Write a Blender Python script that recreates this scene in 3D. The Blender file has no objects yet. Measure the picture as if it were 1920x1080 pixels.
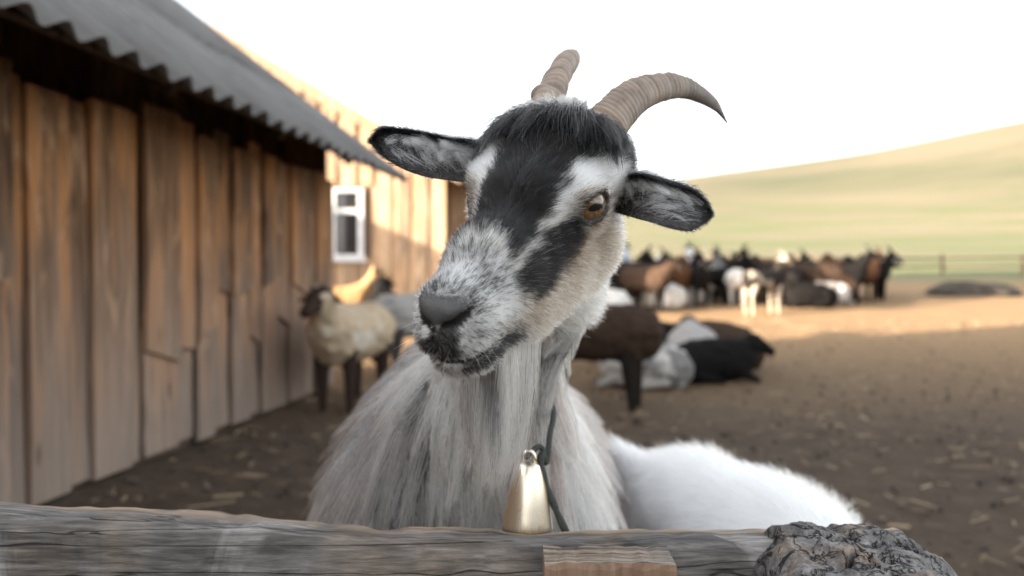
import bpy, math, random
import numpy as np
from mathutils import Vector, Matrix

random.seed(7)
rng = np.random.default_rng(11)
scene = bpy.context.scene
R_ = math.radians

# ------------------------------------------------------------------ camera
FPX = 1920 * 28 / 36
CAM_H = 0.95
PITCH = math.atan(30 / FPX)
cam_data = bpy.data.cameras.new('camera')
cam_data.lens = 28
cam_data.sensor_width = 36
cam_data.clip_start = 0.02
cam_data.clip_end = 3000
cam_data.dof.use_dof = True
cam_data.dof.focus_distance = 0.59
cam_data.dof.aperture_fstop = 4.5
cam = bpy.data.objects.new('camera', cam_data)
cam.location = (0, 0, CAM_H)
cam.rotation_euler = (math.pi / 2 - PITCH, 0, 0)
scene.collection.objects.link(cam)
scene.camera = cam

# ------------------------------------------------------------------ sky, sun, exposure
SUN_EL = 9.0
SUN_DIR = Vector((0.917, 0.40, 0)).normalized()        # horizontal travel of the light
world = bpy.data.worlds.new('World')
scene.world = world
world.use_nodes = True
wn = world.node_tree
bg = wn.nodes['Background']
sky = wn.nodes.new('ShaderNodeTexSky')
sky.sky_type = 'NISHITA'
sky.sun_disc = False
sky.sun_elevation = R_(SUN_EL)
src = -SUN_DIR
sky.sun_rotation = math.atan2(src.x, src.y)
sky.altitude = 200
sky.air_density = 1.0
sky.dust_density = 3.0
sky.ozone_density = 1.0
hsv = wn.nodes.new('ShaderNodeHueSaturation')
hsv.inputs['Saturation'].default_value = 0.22
wn.links.new(sky.outputs[0], hsv.inputs['Color'])
wn.links.new(hsv.outputs[0], bg.inputs['Color'])
bg.inputs['Strength'].default_value = 0.15

sun_data = bpy.data.lights.new('sun', 'SUN')
sun_data.energy = 5.0
sun_data.angle = R_(0.6)
sun_data.color = (1.0, 0.82, 0.62)
sun = bpy.data.objects.new('sun', sun_data)
ld = Vector((SUN_DIR.x * math.cos(R_(SUN_EL)), SUN_DIR.y * math.cos(R_(SUN_EL)), -math.sin(R_(SUN_EL))))
sun.rotation_euler = ld.to_track_quat('-Z', 'Y').to_euler()
sun.location = (-20, -10, 12)
scene.collection.objects.link(sun)

scene.view_settings.view_transform = 'Standard'
scene.view_settings.look = 'None'
scene.view_settings.exposure = 2.5
scene.view_settings.gamma = 1.0

# ------------------------------------------------------------------ helpers
COL = scene.collection


def at(px, py, Y):
    """point of the place seen at photo pixel (px, py) at depth Y."""
    a = (px - 960) / FPX
    b = (540 - py) / FPX
    c, s = math.cos(PITCH), math.sin(PITCH)
    d = Vector((a, c + b * s, -s + b * c))
    d = d * (Y / d.y)
    return Vector((d.x, d.y, d.z + CAM_H))


def empty(name, loc, rz=0.0, label=None, cat=None, group=None):
    o = bpy.data.objects.new(name, None)
    o.location = loc
    o.rotation_euler = (0, 0, rz)
    o.empty_display_size = 0.1
    COL.objects.link(o)
    tag(o, label, cat, group)
    return o


def tag(o, label=None, cat=None, group=None, kind=None):
    if label: o['label'] = label
    if cat: o['category'] = cat
    if group: o['group'] = group
    if kind: o['kind'] = kind
    return o


def adopt(o, parent):
    """parent o (placed in world space) to parent, keeping it where it is."""
    o.parent = parent
    if parent is not None:
        pm = Matrix.Identity(4)
        chain = []
        p = parent
        while p is not None:
            chain.append(p)
            p = p.parent
        for p in reversed(chain):
            pm = pm @ p.matrix_parent_inverse @ p.matrix_basis
        o.matrix_parent_inverse = pm.inverted()
    return o


def mesh_obj(name, verts, faces, mat=None, parent=None, smooth=True, colors=None, world_space=True):
    me = bpy.data.meshes.new(name)
    if isinstance(verts, np.ndarray): verts = verts.tolist()
    if isinstance(faces, np.ndarray): faces = faces.tolist()
    me.from_pydata(verts, [], faces)
    me.validate()
    if smooth:
        me.polygons.foreach_set('use_smooth', [True] * len(me.polygons))
    if mat is not None: me.materials.append(mat)
    if colors is not None:
        at_ = me.attributes.new('coat', 'FLOAT_COLOR', 'POINT')
        c4 = np.ones((len(colors), 4), np.float32)
        c4[:, :3] = colors
        at_.data.foreach_set('color', c4.ravel())
    o = bpy.data.objects.new(name, me)
    COL.objects.link(o)
    if parent is not None:
        if world_space: adopt(o, parent)
        else: o.parent = parent
    return o


class MB:
    """collects boxes and tubes, builds one mesh"""

    def __init__(self): self.v = []; self.f = []

    def add(self, verts, faces):
        n = len(self.v)
        self.v += [tuple(p) for p in verts]
        self.f += [tuple(i + n for i in f) for f in faces]
        return self

    def box(self, x0, x1, y0, y1, z0, z1, M=None):
        vs = [Vector((x, y, z)) for x in (x0, x1) for y in (y0, y1) for z in (z0, z1)]
        if M is not None: vs = [M @ p for p in vs]
        return self.add(vs, [(0, 1, 3, 2), (4, 6, 7, 5), (0, 4, 5, 1), (2, 3, 7, 6), (0, 2, 6, 4), (1, 5, 7, 3)])

    def tube(self, pts, rad, n=8, cap=True):
        pts = [Vector(p) for p in pts]
        if not hasattr(rad, '__len__'): rad = [rad] * len(pts)
        rings = []
        up = None
        for i, p in enumerate(pts):
            t = (pts[min(i + 1, len(pts) - 1)] - pts[max(i - 1, 0)]).normalized()
            if up is None:
                up = t.orthogonal().normalized()
            else:
                up = (up - t * up.dot(t)).normalized()
            s = t.cross(up)
            rings.append([p + (up * math.cos(2 * math.pi * k / n) + s * math.sin(2 * math.pi * k / n)) * rad[i] for k in range(n)])
        vs = [v for r in rings for v in r]
        fs = []
        for i in range(len(rings) - 1):
            for k in range(n):
                fs.append((i * n + k, i * n + (k + 1) % n, (i + 1) * n + (k + 1) % n, (i + 1) * n + k))
        if cap:
            fs.append(tuple(reversed(range(n))))
            fs.append(tuple((len(rings) - 1) * n + k for k in range(n)))
        return self.add(vs, fs)

    def build(self, name, mat=None, parent=None, smooth=False, world_space=True):
        return mesh_obj(name, self.v, self.f, mat, parent, smooth, None, world_space)


# ------------------------------------------------------------------ materials
def new_mat(name):
    m = bpy.data.materials.new(name)
    m.use_nodes = True
    return m, m.node_tree, m.node_tree.nodes['Principled BSDF']


def node(nt, t, **kw):
    n = nt.nodes.new(t)
    for k, v in kw.items():
        if hasattr(n, k): setattr(n, k, v)
        else: n.inputs[k].default_value = v
    return n


def ramp(nt, fac, stops):
    r = nt.nodes.new('ShaderNodeValToRGB')
    e = r.color_ramp.elements
    while len(e) < len(stops): e.new(0.5)
    for i, (p, c) in enumerate(stops):
        e[i].position = p
        e[i].color = (*c, 1) if len(c) == 3 else c
    nt.links.new(fac, r.inputs['Fac'])
    return r.outputs['Color']


def mixc(nt, fac, a, b, mode='MIX'):
    n = nt.nodes.new('ShaderNodeMix')
    n.data_type = 'RGBA'
    n.blend_type = mode
    for i, v in ((0, fac), (6, a), (7, b)):
        if hasattr(v, 'is_linked') or isinstance(v, bpy.types.NodeSocket): nt.links.new(v, n.inputs[i])
        elif isinstance(v, (int, float)): n.inputs[i].default_value = v
        else: n.inputs[i].default_value = (*v, 1) if len(v) == 3 else v
    return n.outputs[2]


def math_(nt, op, a, b=None, clamp=False):
    n = nt.nodes.new('ShaderNodeMath')
    n.operation = op
    n.use_clamp = clamp
    for i, v in enumerate((a, b)):
        if v is None: continue
        if isinstance(v, bpy.types.NodeSocket): nt.links.new(v, n.inputs[i])
        else: n.inputs[i].default_value = v
    return n.outputs[0]


def mapping(nt, coord, scale, loc=(0, 0, 0)):
    m = nt.nodes.new('ShaderNodeMapping')
    m.inputs['Scale'].default_value = scale
    m.inputs['Location'].default_value = loc
    nt.links.new(coord, m.inputs['Vector'])
    return m.outputs[0]


def noise(nt, vec, scale, detail=5, rough=0.55, dist=0.0):
    n = nt.nodes.new('ShaderNodeTexNoise')
    n.inputs['Scale'].default_value = scale
    n.inputs['Detail'].default_value = detail
    n.inputs['Roughness'].default_value = rough
    n.inputs['Distortion'].default_value = dist
    if vec is not None: nt.links.new(vec, n.inputs['Vector'])
    return n.outputs['Fac']


def bump(nt, h, bsdf, strength=0.3, dist=0.01):
    b = nt.nodes.new('ShaderNodeBump')
    b.inputs['Strength'].default_value = strength
    b.inputs['Distance'].default_value = dist
    nt.links.new(h, b.inputs['Height'])
    nt.links.new(b.outputs[0], bsdf.inputs['Normal'])


# ------------------------------------------------------------------ implicit surfaces
def ell(P, c, r):
    q = (P - np.array(c)) / np.array(r)
    k0 = np.sqrt((q * q).sum(1)) + 1e-9
    q2 = q / np.array(r)
    k1 = np.sqrt((q2 * q2).sum(1)) + 1e-9
    return k0 * (k0 - 1.0) / k1


def cone(P, a, b, r1, r2):
    """tapered capsule"""
    a = np.array(a, float); b = np.array(b, float)
    ab = b - a
    t = np.clip(((P - a) @ ab) / (ab @ ab), 0, 1)
    d = P - a - t[:, None] * ab
    return np.sqrt((d * d).sum(1)) - (r1 + (r2 - r1) * t)


def smin(a, b, k):
    h = np.maximum(k - np.abs(a - b), 0) / k
    return np.minimum(a, b) - h * h * k * 0.25


def smax(a, b, k):
    return -smin(-a, -b, k)


def union(ds, k):
    d = ds[0]
    for e in ds[1:]: d = smin(d, e, k)
    return d


def surface_nets(fn, lo, hi, h):
    lo = np.array(lo, float); hi = np.array(hi, float)
    n = np.ceil((hi - lo) / h).astype(int) + 1
    ax = [lo[i] + h * np.arange(n[i]) for i in range(3)]
    G = np.stack(np.meshgrid(*ax, indexing='ij'), -1).reshape(-1, 3)
    D = np.concatenate([fn(G[i:i + 400000]) for i in range(0, len(G), 400000)]).reshape(n)
    S = D < 0
    c = [S[i:n[0] - 1 + i, j:n[1] - 1 + j, k:n[2] - 1 + k] for i in (0, 1) for j in (0, 1) for k in (0, 1)]
    tot = sum(x.astype(np.int8) for x in c)
    act = (tot > 0) & (tot < 8)
    idx = np.full(act.shape, -1, np.int64)
    cells = np.argwhere(act)
    idx[act] = np.arange(len(cells))
    acc = np.zeros((len(cells), 3)); cnt = np.zeros(len(cells))
    corners = np.array([(i, j, k) for i in (0, 1) for j in (0, 1) for k in (0, 1)])
    dv = np.stack([D[cells[:, 0] + o[0], cells[:, 1] + o[1], cells[:, 2] + o[2]] for o in corners], 1)
    for a in range(8):
        for b in range(a + 1, 8):
            if np.abs(corners[a] - corners[b]).sum() != 1: continue
            m = (dv[:, a] < 0) != (dv[:, b] < 0)
            t = dv[m, a] / (dv[m, a] - dv[m, b])
            acc[m] += corners[a] + t[:, None] * (corners[b] - corners[a])
            cnt[m] += 1
    V = lo + h * (cells + acc / cnt[:, None])
    F = []
    for axis in range(3):
        sl0 = [slice(None)] * 3; sl1 = [slice(None)] * 3
        sl0[axis] = slice(0, n[axis] - 1); sl1[axis] = slice(1, n[axis])
        cr = S[tuple(sl0)] != S[tuple(sl1)]
        E = np.argwhere(cr)
        u, w = [(1, 2), (2, 0), (0, 1)][axis]
        ok = (E[:, u] > 0) & (E[:, w] > 0) & (E[:, u] < n[u] - 1) & (E[:, w] < n[w] - 1)
        E = E[ok]
        inside = S[tuple(E.T)]
        q = []
        for du, dw in ((0, 0), (1, 0), (1, 1), (0, 1)):
            e = E.copy(); e[:, u] -= du; e[:, w] -= dw
            q.append(idx[tuple(e.T)])
        q = np.stack(q, 1)
        q[~inside] = q[~inside][:, ::-1]
        F.append(q)
    F = np.concatenate(F)
    F = F[(F >= 0).all(1)]
    return V, F


def mesh_normals(V, F):
    n = np.cross(V[F[:, 2]] - V[F[:, 0]], V[F[:, 3]] - V[F[:, 1]])
    a = np.linalg.norm(n, axis=1)
    N = np.zeros_like(V)
    for i in range(4): np.add.at(N, F[:, i], n)
    N /= np.linalg.norm(N, axis=1)[:, None] + 1e-12
    return N, a * 0.5


def vnoise(P, scale, seed=0):
    """cheap smooth value noise, 0..1"""
    Q = P * scale + seed * 17.31
    i = np.floor(Q).astype(np.int64)
    f = Q - i
    f = f * f * (3 - 2 * f)

    def hsh(a):
        x = (a[:, 0] * 73856093) ^ (a[:, 1] * 19349663) ^ (a[:, 2] * 83492791)
        x = (x ^ (x >> 13)) * 1274126177
        return ((x ^ (x >> 16)) & 0xffff) / 65535.0
    r = 0
    for dx in (0, 1):
        for dy in (0, 1):
            for dz in (0, 1):
                w = (f[:, 0] if dx else 1 - f[:, 0]) * (f[:, 1] if dy else 1 - f[:, 1]) * (f[:, 2] if dz else 1 - f[:, 2])
                r = r + w * hsh(i + np.array([dx, dy, dz]))
    return r


def sstep(a, b, x):
    t = np.clip((x - a) / (b - a), 0, 1)
    return t * t * (3 - 2 * t)

# ------------------------------------------------------------------ ground
_gy = np.array([-60, 7, 10, 13, 16, 20, 25, 30, 45, 60, 75, 100, 130, 160, 200, 400.])
_gz = np.array([0, 0, .09, .27, .43, .66, .98, 1.32, 2.15, 3.1, 4.6, 9.0, 15.5, 20.5, 22.5, 24.])


def ground_h(x, y):
    x = np.asarray(x, float); y = np.asarray(y, float)
    z = (np.interp(y - 1.5, _gy, _gz) + 2 * np.interp(y, _gy, _gz) + np.interp(y + 1.5, _gy, _gz)) / 4
    tilt = sstep(55, 160, y) * (x - 35) * .150
    roll = sstep(40, 120, y) * (np.sin(x * .035 + y * .02) * .9 + np.sin(x * .09 - y * .05) * .35)
    return z + tilt + roll


def gz(x, y): return float(ground_h(np.array([x]), np.array([y]))[0])


xs = np.concatenate([-np.geomspace(260, 14, 26), np.linspace(-13, 14, 109), np.geomspace(15, 330, 34)])
ys = np.concatenate([np.linspace(-40, -2, 12), np.linspace(-1, 24, 126), np.geomspace(24.6, 420, 70)])
XX, YY = np.meshgrid(xs, ys, indexing='ij')
PP = np.stack([XX.ravel(), YY.ravel(), np.zeros(XX.size)], 1)
ZZ = ground_h(PP[:, 0], PP[:, 1])
nearm = np.clip(1 - (PP[:, 1] - 22) / 10, 0, 1)
ZZ = ZZ + ((vnoise(PP, 1.3, 1) - .5) * .05 + (vnoise(PP, 4.1, 2) - .5) * .03) * nearm
PP[:, 2] = ZZ
ni, nj = len(xs), len(ys)
ii, jj = np.meshgrid(np.arange(ni - 1), np.arange(nj - 1), indexing='ij')
a = (ii * nj + jj).ravel()
FF = np.stack([a, a + nj, a + nj + 1, a + 1], 1)

m_ground, nt, b = new_mat('yard_and_field')
geo = node(nt, 'ShaderNodeNewGeometry')
pos = geo.outputs['Position']
sep = node(nt, 'ShaderNodeSeparateXYZ'); nt.links.new(pos, sep.inputs[0])
n1 = noise(nt, pos, .9, 6, .6)
n2 = noise(nt, pos, 6.5, 8, .68)
n3 = noise(nt, pos, 38, 6, .7)
n4 = noise(nt, mapping(nt, pos, (1, 1, 1)), .14, 4, .6)
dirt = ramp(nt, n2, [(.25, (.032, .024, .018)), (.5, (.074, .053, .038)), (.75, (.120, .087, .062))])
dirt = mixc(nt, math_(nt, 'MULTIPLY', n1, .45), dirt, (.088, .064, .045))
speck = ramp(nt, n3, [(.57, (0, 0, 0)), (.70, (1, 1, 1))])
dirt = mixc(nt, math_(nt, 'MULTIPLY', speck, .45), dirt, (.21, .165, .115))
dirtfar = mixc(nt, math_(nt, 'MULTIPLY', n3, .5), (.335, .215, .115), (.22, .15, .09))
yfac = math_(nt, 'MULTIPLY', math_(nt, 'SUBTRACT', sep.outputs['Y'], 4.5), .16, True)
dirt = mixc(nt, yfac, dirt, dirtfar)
# grass beyond the yard: green low meadow, dry tan slope
g1 = noise(nt, mapping(nt, pos, (.05, .16, .1)), 1.0, 6, .62)
g2 = noise(nt, mapping(nt, pos, (.5, 1.0, .5)), 1.0, 6, .7)
green = mixc(nt, g2, (.125, .150, .066), (.175, .19, .092))
tan_ = mixc(nt, g2, (.18, .155, .10), (.25, .22, .145))
gmask = ramp(nt, g1, [(.42, (0, 0, 0)), (.56, (1, 1, 1))])
field = mixc(nt, gmask, green, tan_)
slope = math_(nt, 'MULTIPLY', math_(nt, 'SUBTRACT', sep.outputs['Z'], 5.0), .10, True)
hillc = mixc(nt, ramp(nt, noise(nt, mapping(nt, pos, (.02, .05, .04)), 1.0, 6, .6), [(.40, (0, 0, 0)), (.58, (1, 1, 1))]), (.105, .108, .066), (.160, .138, .096))
field = mixc(nt, slope, field, hillc)
edge = math_(nt, 'ADD', math_(nt, 'SUBTRACT', sep.outputs['Y'], 21.0), math_(nt, 'MULTIPLY', n1, 4.0))
gfac = math_(nt, 'MULTIPLY', edge, .30, True)
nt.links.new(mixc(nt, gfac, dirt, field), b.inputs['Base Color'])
b.inputs['Roughness'].default_value = .95
b.inputs['Specular IOR Level'].default_value = .15
bump(nt, math_(nt, 'ADD', math_(nt, 'MULTIPLY', n3, .4), n2), b, .7, .05)
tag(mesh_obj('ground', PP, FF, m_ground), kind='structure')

# ------------------------------------------------------------------ weathered wood
def wood_mat(name, dark, mid, light, grain=(26, 26, 1.6), grey_z=None, grey=(.20, .185, .17), warm=None, bstr=.35):
    m, nt, b = new_mat(name)
    tc = node(nt, 'ShaderNodeTexCoord')
    oi = node(nt, 'ShaderNodeObjectInfo')
    off = node(nt, 'ShaderNodeCombineXYZ')
    nt.links.new(math_(nt, 'MULTIPLY', oi.outputs['Random'], 37.0), off.inputs[0])
    nt.links.new(math_(nt, 'MULTIPLY', oi.outputs['Random'], 11.0), off.inputs[2])
    va = node(nt, 'ShaderNodeVectorMath', operation='ADD')
    nt.links.new(tc.outputs['Object'], va.inputs[0]); nt.links.new(off.outputs[0], va.inputs[1])
    v = va.outputs[0]
    g = noise(nt, mapping(nt, v, grain), 1.0, 8, .62, .6)
    g2 = noise(nt, mapping(nt, v, tuple(q * .22 for q in grain)), 1.0, 5, .55, 1.2)
    c = ramp(nt, g, [(.28, dark), (.48, mid), (.72, light)])
    c = mixc(nt, math_(nt, 'MULTIPLY', g2, .55), c, mid)
    tone = ramp(nt, oi.outputs['Random'], [(0, (.50, .50, .52)), (.35, (.85, .83, .82)), (.7, (1.08, 1.05, 1.02)), (1, (1.5, 1.36, 1.22))])
    c = mixc(nt, 1.0, c, tone, 'MULTIPLY')
    if warm is not None:
        wmask = ramp(nt, noise(nt, mapping(nt, v, (7, 7, .9)), 1.0, 4, .5), [(.50, (0, 0, 0)), (.62, (1, 1, 1))])
        c = mixc(nt, math_(nt, 'MULTIPLY', wmask, .65), c, warm)
        pmask = ramp(nt, noise(nt, mapping(nt, v, (9, 9, 2.6), (5, 0, 3)), 1.0, 5, .6, .8), [(.56, (0, 0, 0)), (.66, (1, 1, 1))])
        c = mixc(nt, math_(nt, 'MULTIPLY', pmask, .5), c, tuple(min(1, q * 1.5) for q in light))
        dmask = ramp(nt, noise(nt, mapping(nt, v, (12, 12, 2.0), (1, 7, 3)), 1.0, 5, .6, .8), [(.58, (0, 0, 0)), (.70, (1, 1, 1))])
        c = mixc(nt, math_(nt, 'MULTIPLY', dmask, .6), c, tuple(q * .6 for q in dark))
    if grey_z is not None:
        sp = node(nt, 'ShaderNodeSeparateXYZ'); nt.links.new(tc.outputs['Object'], sp.inputs[0])
        h = math_(nt, 'ADD', sp.outputs['Z'], math_(nt, 'MULTIPLY', math_(nt, 'SUBTRACT', g2, .5), 1.1))
        f = math_(nt, 'DIVIDE', math_(nt, 'SUBTRACT', grey_z[1], h), grey_z[1] - grey_z[0], True)
        gc = mixc(nt, g, tuple(q * .6 for q in grey), tuple(min(1, q * 1.35) for q in grey))
        c = mixc(nt, math_(nt, 'MULTIPLY', f, .88), c, gc)
    # knots
    vo = node(nt, 'ShaderNodeTexVoronoi')
    vo.inputs['Scale'].default_value = 1.0
    nt.links.new(mapping(nt, v, (5.5, 5.5, 1.7)), vo.inputs['Vector'])
    kn = ramp(nt, vo.outputs['Distance'], [(.05, (1, 1, 1)), (.13, (0, 0, 0))])
    c = mixc(nt, math_(nt, 'MULTIPLY', kn, .7), c, tuple(q * .5 for q in dark))
    nt.links.new(c, b.inputs['Base Color'])
    b.inputs['Roughness'].default_value = .85
    b.inputs['Specular IOR Level'].default_value = .2
    bump(nt, g, b, bstr, .006)
    return m


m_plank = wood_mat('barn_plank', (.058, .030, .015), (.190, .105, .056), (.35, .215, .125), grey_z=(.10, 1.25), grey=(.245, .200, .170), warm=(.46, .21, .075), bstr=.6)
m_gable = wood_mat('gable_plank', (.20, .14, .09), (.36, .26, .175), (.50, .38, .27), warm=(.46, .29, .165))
m_beam = wood_mat('beam_wood', (.06, .043, .03), (.13, .092, .065), (.22, .16, .115))

m_slate, nt, b = new_mat('corrugated_sheet')
tc = node(nt, 'ShaderNodeTexCoord')
v = tc.outputs['Object']
n1 = noise(nt, mapping(nt, v, (1.2, 5, 1.2)), 1.0, 7, .65)
n2 = noise(nt, v, 22, 6, .7)
c = ramp(nt, n1, [(.28, (.105, .10, .10)), (.5, (.185, .18, .178)), (.75, (.26, .255, .25))])
st = ramp(nt, noise(nt, mapping(nt, v, (2.4, 4.0, 2.4), (3, 1, 0)), 1.0, 4, .6), [(.60, (0, 0, 0)), (.70, (1, 1, 1))])
c = mixc(nt, math_(nt, 'MULTIPLY', st, .75), c, (.055, .052, .052))
c = mixc(nt, math_(nt, 'MULTIPLY', n2, .3), c, (.12, .115, .11))
nt.links.new(c, b.inputs['Base Color'])
b.inputs['Roughness'].default_value = .9
bump(nt, n2, b, .4, .004)


def plank_mesh(mb, x0, x1, y0, y1, z0, z1, seed, top_cut=0.0, bot_cut=0.0, wav=.006):
    """plank standing in the y-z plane, x0..x1 thick, with uneven long edges"""
    r = random.Random(seed)
    n = 7
    lev = []
    for i in range(n):
        t = i / (n - 1)
        z = z0 + (z1 - z0) * t
        a = y0 + r.uniform(-wav, wav) * .6; c_ = y1 + r.uniform(-wav, wav) * .6
        dz0 = bot_cut * (1 - t) if i == 0 else 0
        xo = r.uniform(-.004, .004)
        lev.append([(x0 + xo, a, z), (x1 + xo, a + .002, z), (x1 + xo, c_ - .002, z + (dz0 if i == 0 else (top_cut if i == n - 1 else 0))), (x0 + xo, c_, z + (dz0 if i == 0 else (top_cut if i == n - 1 else 0)))])
    vs = [p for l in lev for p in l]
    fs = []
    for i in range(n - 1):
        for k in range(4):
            fs.append((i * 4 + k, i * 4 + (k + 1) % 4, (i + 1) * 4 + (k + 1) % 4, (i + 1) * 4 + k))
    fs += [(3, 2, 1, 0), tuple((n - 1) * 4 + k for k in range(4))]
    mb.add(vs, fs)
    return mb


# ------------------------------------------------------------------ the long shed on the left (local: x out of the wall, y along it)
SLOPE = .14
barn = empty('plank_barn', (-2.35, 0, 0), -math.atan(SLOPE), 'long low brown plank barn with grey corrugated lean-to roof', 'barn')
kk = math.hypot(1, SLOPE)
edges = [.0, .26, .50, .78, 1.02, 1.30, 1.55, 1.83, 2.08, 2.32, 2.56, 2.80, 3.02, 3.13, 3.34, 3.50, 3.76, 3.87, 4.16, 4.36, 4.54, 4.75, 4.96, 5.15, 5.37, 5.58, 5.81, 6.06, 6.26, 6.46]
rr = random.Random(5)
for i in range(len(edges) - 1):
    y0, y1 = edges[i] * kk, edges[i + 1] * kk
    proud = .026 if i % 2 else 0.0
    gap = .006 + rr.random() * .012
    zb = .02 + rr.random() * .035
    a_, c_ = y0 + gap - (.018 if proud else 0), y1 - gap + (.018 if proud else 0)
    if 3.8 < edges[i] < 5.9 or i in (9, 11):
        zj = rr.uniform(.55, .88)
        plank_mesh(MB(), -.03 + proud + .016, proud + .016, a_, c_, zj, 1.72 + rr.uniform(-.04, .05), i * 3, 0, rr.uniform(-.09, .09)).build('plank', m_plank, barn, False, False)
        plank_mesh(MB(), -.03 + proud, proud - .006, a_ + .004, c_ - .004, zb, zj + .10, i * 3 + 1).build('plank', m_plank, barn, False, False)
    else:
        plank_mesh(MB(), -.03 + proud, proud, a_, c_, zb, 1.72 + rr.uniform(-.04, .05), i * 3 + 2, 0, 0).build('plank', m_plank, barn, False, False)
MB().box(-.06, -.034, -12.47, 6.50, .0, 1.60).build('wall', m_beam, barn, False, False)
MB().box(-.033, -.004, -12.46, -.01, .02, 1.72).build('side_wall', m_plank, barn, False, False)
EAVE_X, PT, RIDGE_X = .56, .745, -2.30
eave_z = 1.695
# end wall (rake-shaped) and back wall
mb = MB()
zr = eave_z + (EAVE_X - RIDGE_X) * PT
zw = eave_z + (EAVE_X + .06) * PT - .06
for y in (6.47, 6.51):
    pass
mb.add([(-.06, 6.505, 0), (-.06, 6.505, zw), (RIDGE_X + .2, 6.505, zr - .18), (RIDGE_X + .2, 6.505, 0), (-.06, 6.54, 0), (-.06, 6.54, zw), (RIDGE_X + .2, 6.54, zr - .18), (RIDGE_X + .2, 6.54, 0)],
       [(0, 3, 2, 1), (4, 5, 6, 7), (0, 1, 5, 4), (1, 2, 6, 5), (2, 3, 7, 6), (3, 0, 4, 7)])
mb.build('end_wall', m_plank, barn, False, False)
mb.v = [(p_[0], p_[1] - 19.02, p_[2]) for p_ in mb.v]
mb.build('end_wall', m_plank, barn, False, False)
MB().box(RIDGE_X + .16, RIDGE_X + .1995, -12.55, 6.545, 0, zr - .155).build('back_wall', m_plank, barn, False, False)
# rafters and eave board
sl = math.atan(PT)
for k in range(15):
    y = -10.10 + k * 1.28
    if y > 6.7: continue
    Mx = Matrix.Translation((EAVE_X, y, eave_z)) @ Matrix.Rotation(sl, 4, 'Y')
    MB().box(-3.5, -.42, -.03, .03, -.165, -.047, Mx).build('rafter', m_beam, barn, False, False)
for q, (d0, d1) in enumerate(((-.22, -.14), (-.95, -.85), (-1.9, -1.8))):
    Mx = Matrix.Translation((EAVE_X, 0, eave_z)) @ Matrix.Rotation(sl, 4, 'Y')
    MB().box(d0, d1, -12.0, 6.70, -.046, -.022, Mx).build('batten', m_beam, barn, False, False)


def corrugated(ny_w, pitch, amp, length, thick=.007, sub=8):
    """sheet: waves along y, length up the slope (-x), local origin at the lower edge"""
    n = int(ny_w * sub)
    V = []
    for s_ in (0, 1):
        for i in range(n + 1):
            y = i / sub * pitch
            z = amp * math.cos(2 * math.pi * i / sub) + (0 if s_ == 0 else -thick)
            V.append((0.0, y, z)); V.append((-length, y, z))
    o = 2 * (n + 1)
    F = []
    for i in range(n):
        a_ = 2 * i
        F.append((a_, a_ + 2, a_ + 3, a_ + 1))
        F.append((o + a_, o + a_ + 1, o + a_ + 3, o + a_ + 2))
        F.append((a_, o + a_, o + a_ + 2, a_ + 2))
        F.append((a_ + 1, a_ + 3, o + a_ + 3, o + a_ + 1))
    F += [(0, 1, o + 1, o), (2 * n, o + 2 * n, o + 2 * n + 1, 2 * n + 1)]
    me = bpy.data.meshes.new('corrugated_sheet')
    me.from_pydata(V, [], F)
    me.polygons.foreach_set('use_smooth', [True] * len(me.polygons))
    me.materials.append(m_slate)
    return me


sheet = corrugated(5.5, .175, .025, 1.35)
for row in range(3):
    for k in range(22):
        y = 6.78 - .963 - k * .875
        o = bpy.data.objects.new('roof_sheet', sheet)
        COL.objects.link(o)
        o.parent = barn
        up = row * 1.20
        o.location = (EAVE_X - up * math.cos(sl) + rr.uniform(-.012, .012), y, eave_z + up * math.sin(sl) + .014 + row * .010 + (k % 2) * .003 - (7.4 - y) * -.0 + max(0, (4.5 - y)) * .012)
        o.rotation_euler = (0, sl + (.010 if row else .004), rr.uniform(-.004, .004))

# ------------------------------------------------------------------ the large barn behind, its plank gable to the yard
GY = 11.9
g0 = .22
big = empty('gabled_barn', (-5.95, GY, g0), 0, 'tall plank barn with sunlit gable and small white window', 'barn')
# local: x = X+6.2, y = Y-GY, z = Z-g0
half = 4.95
apex = 5.43 - g0
pitch_g = .587


def roof_z(x): return apex - abs(x) * pitch_g


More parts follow.
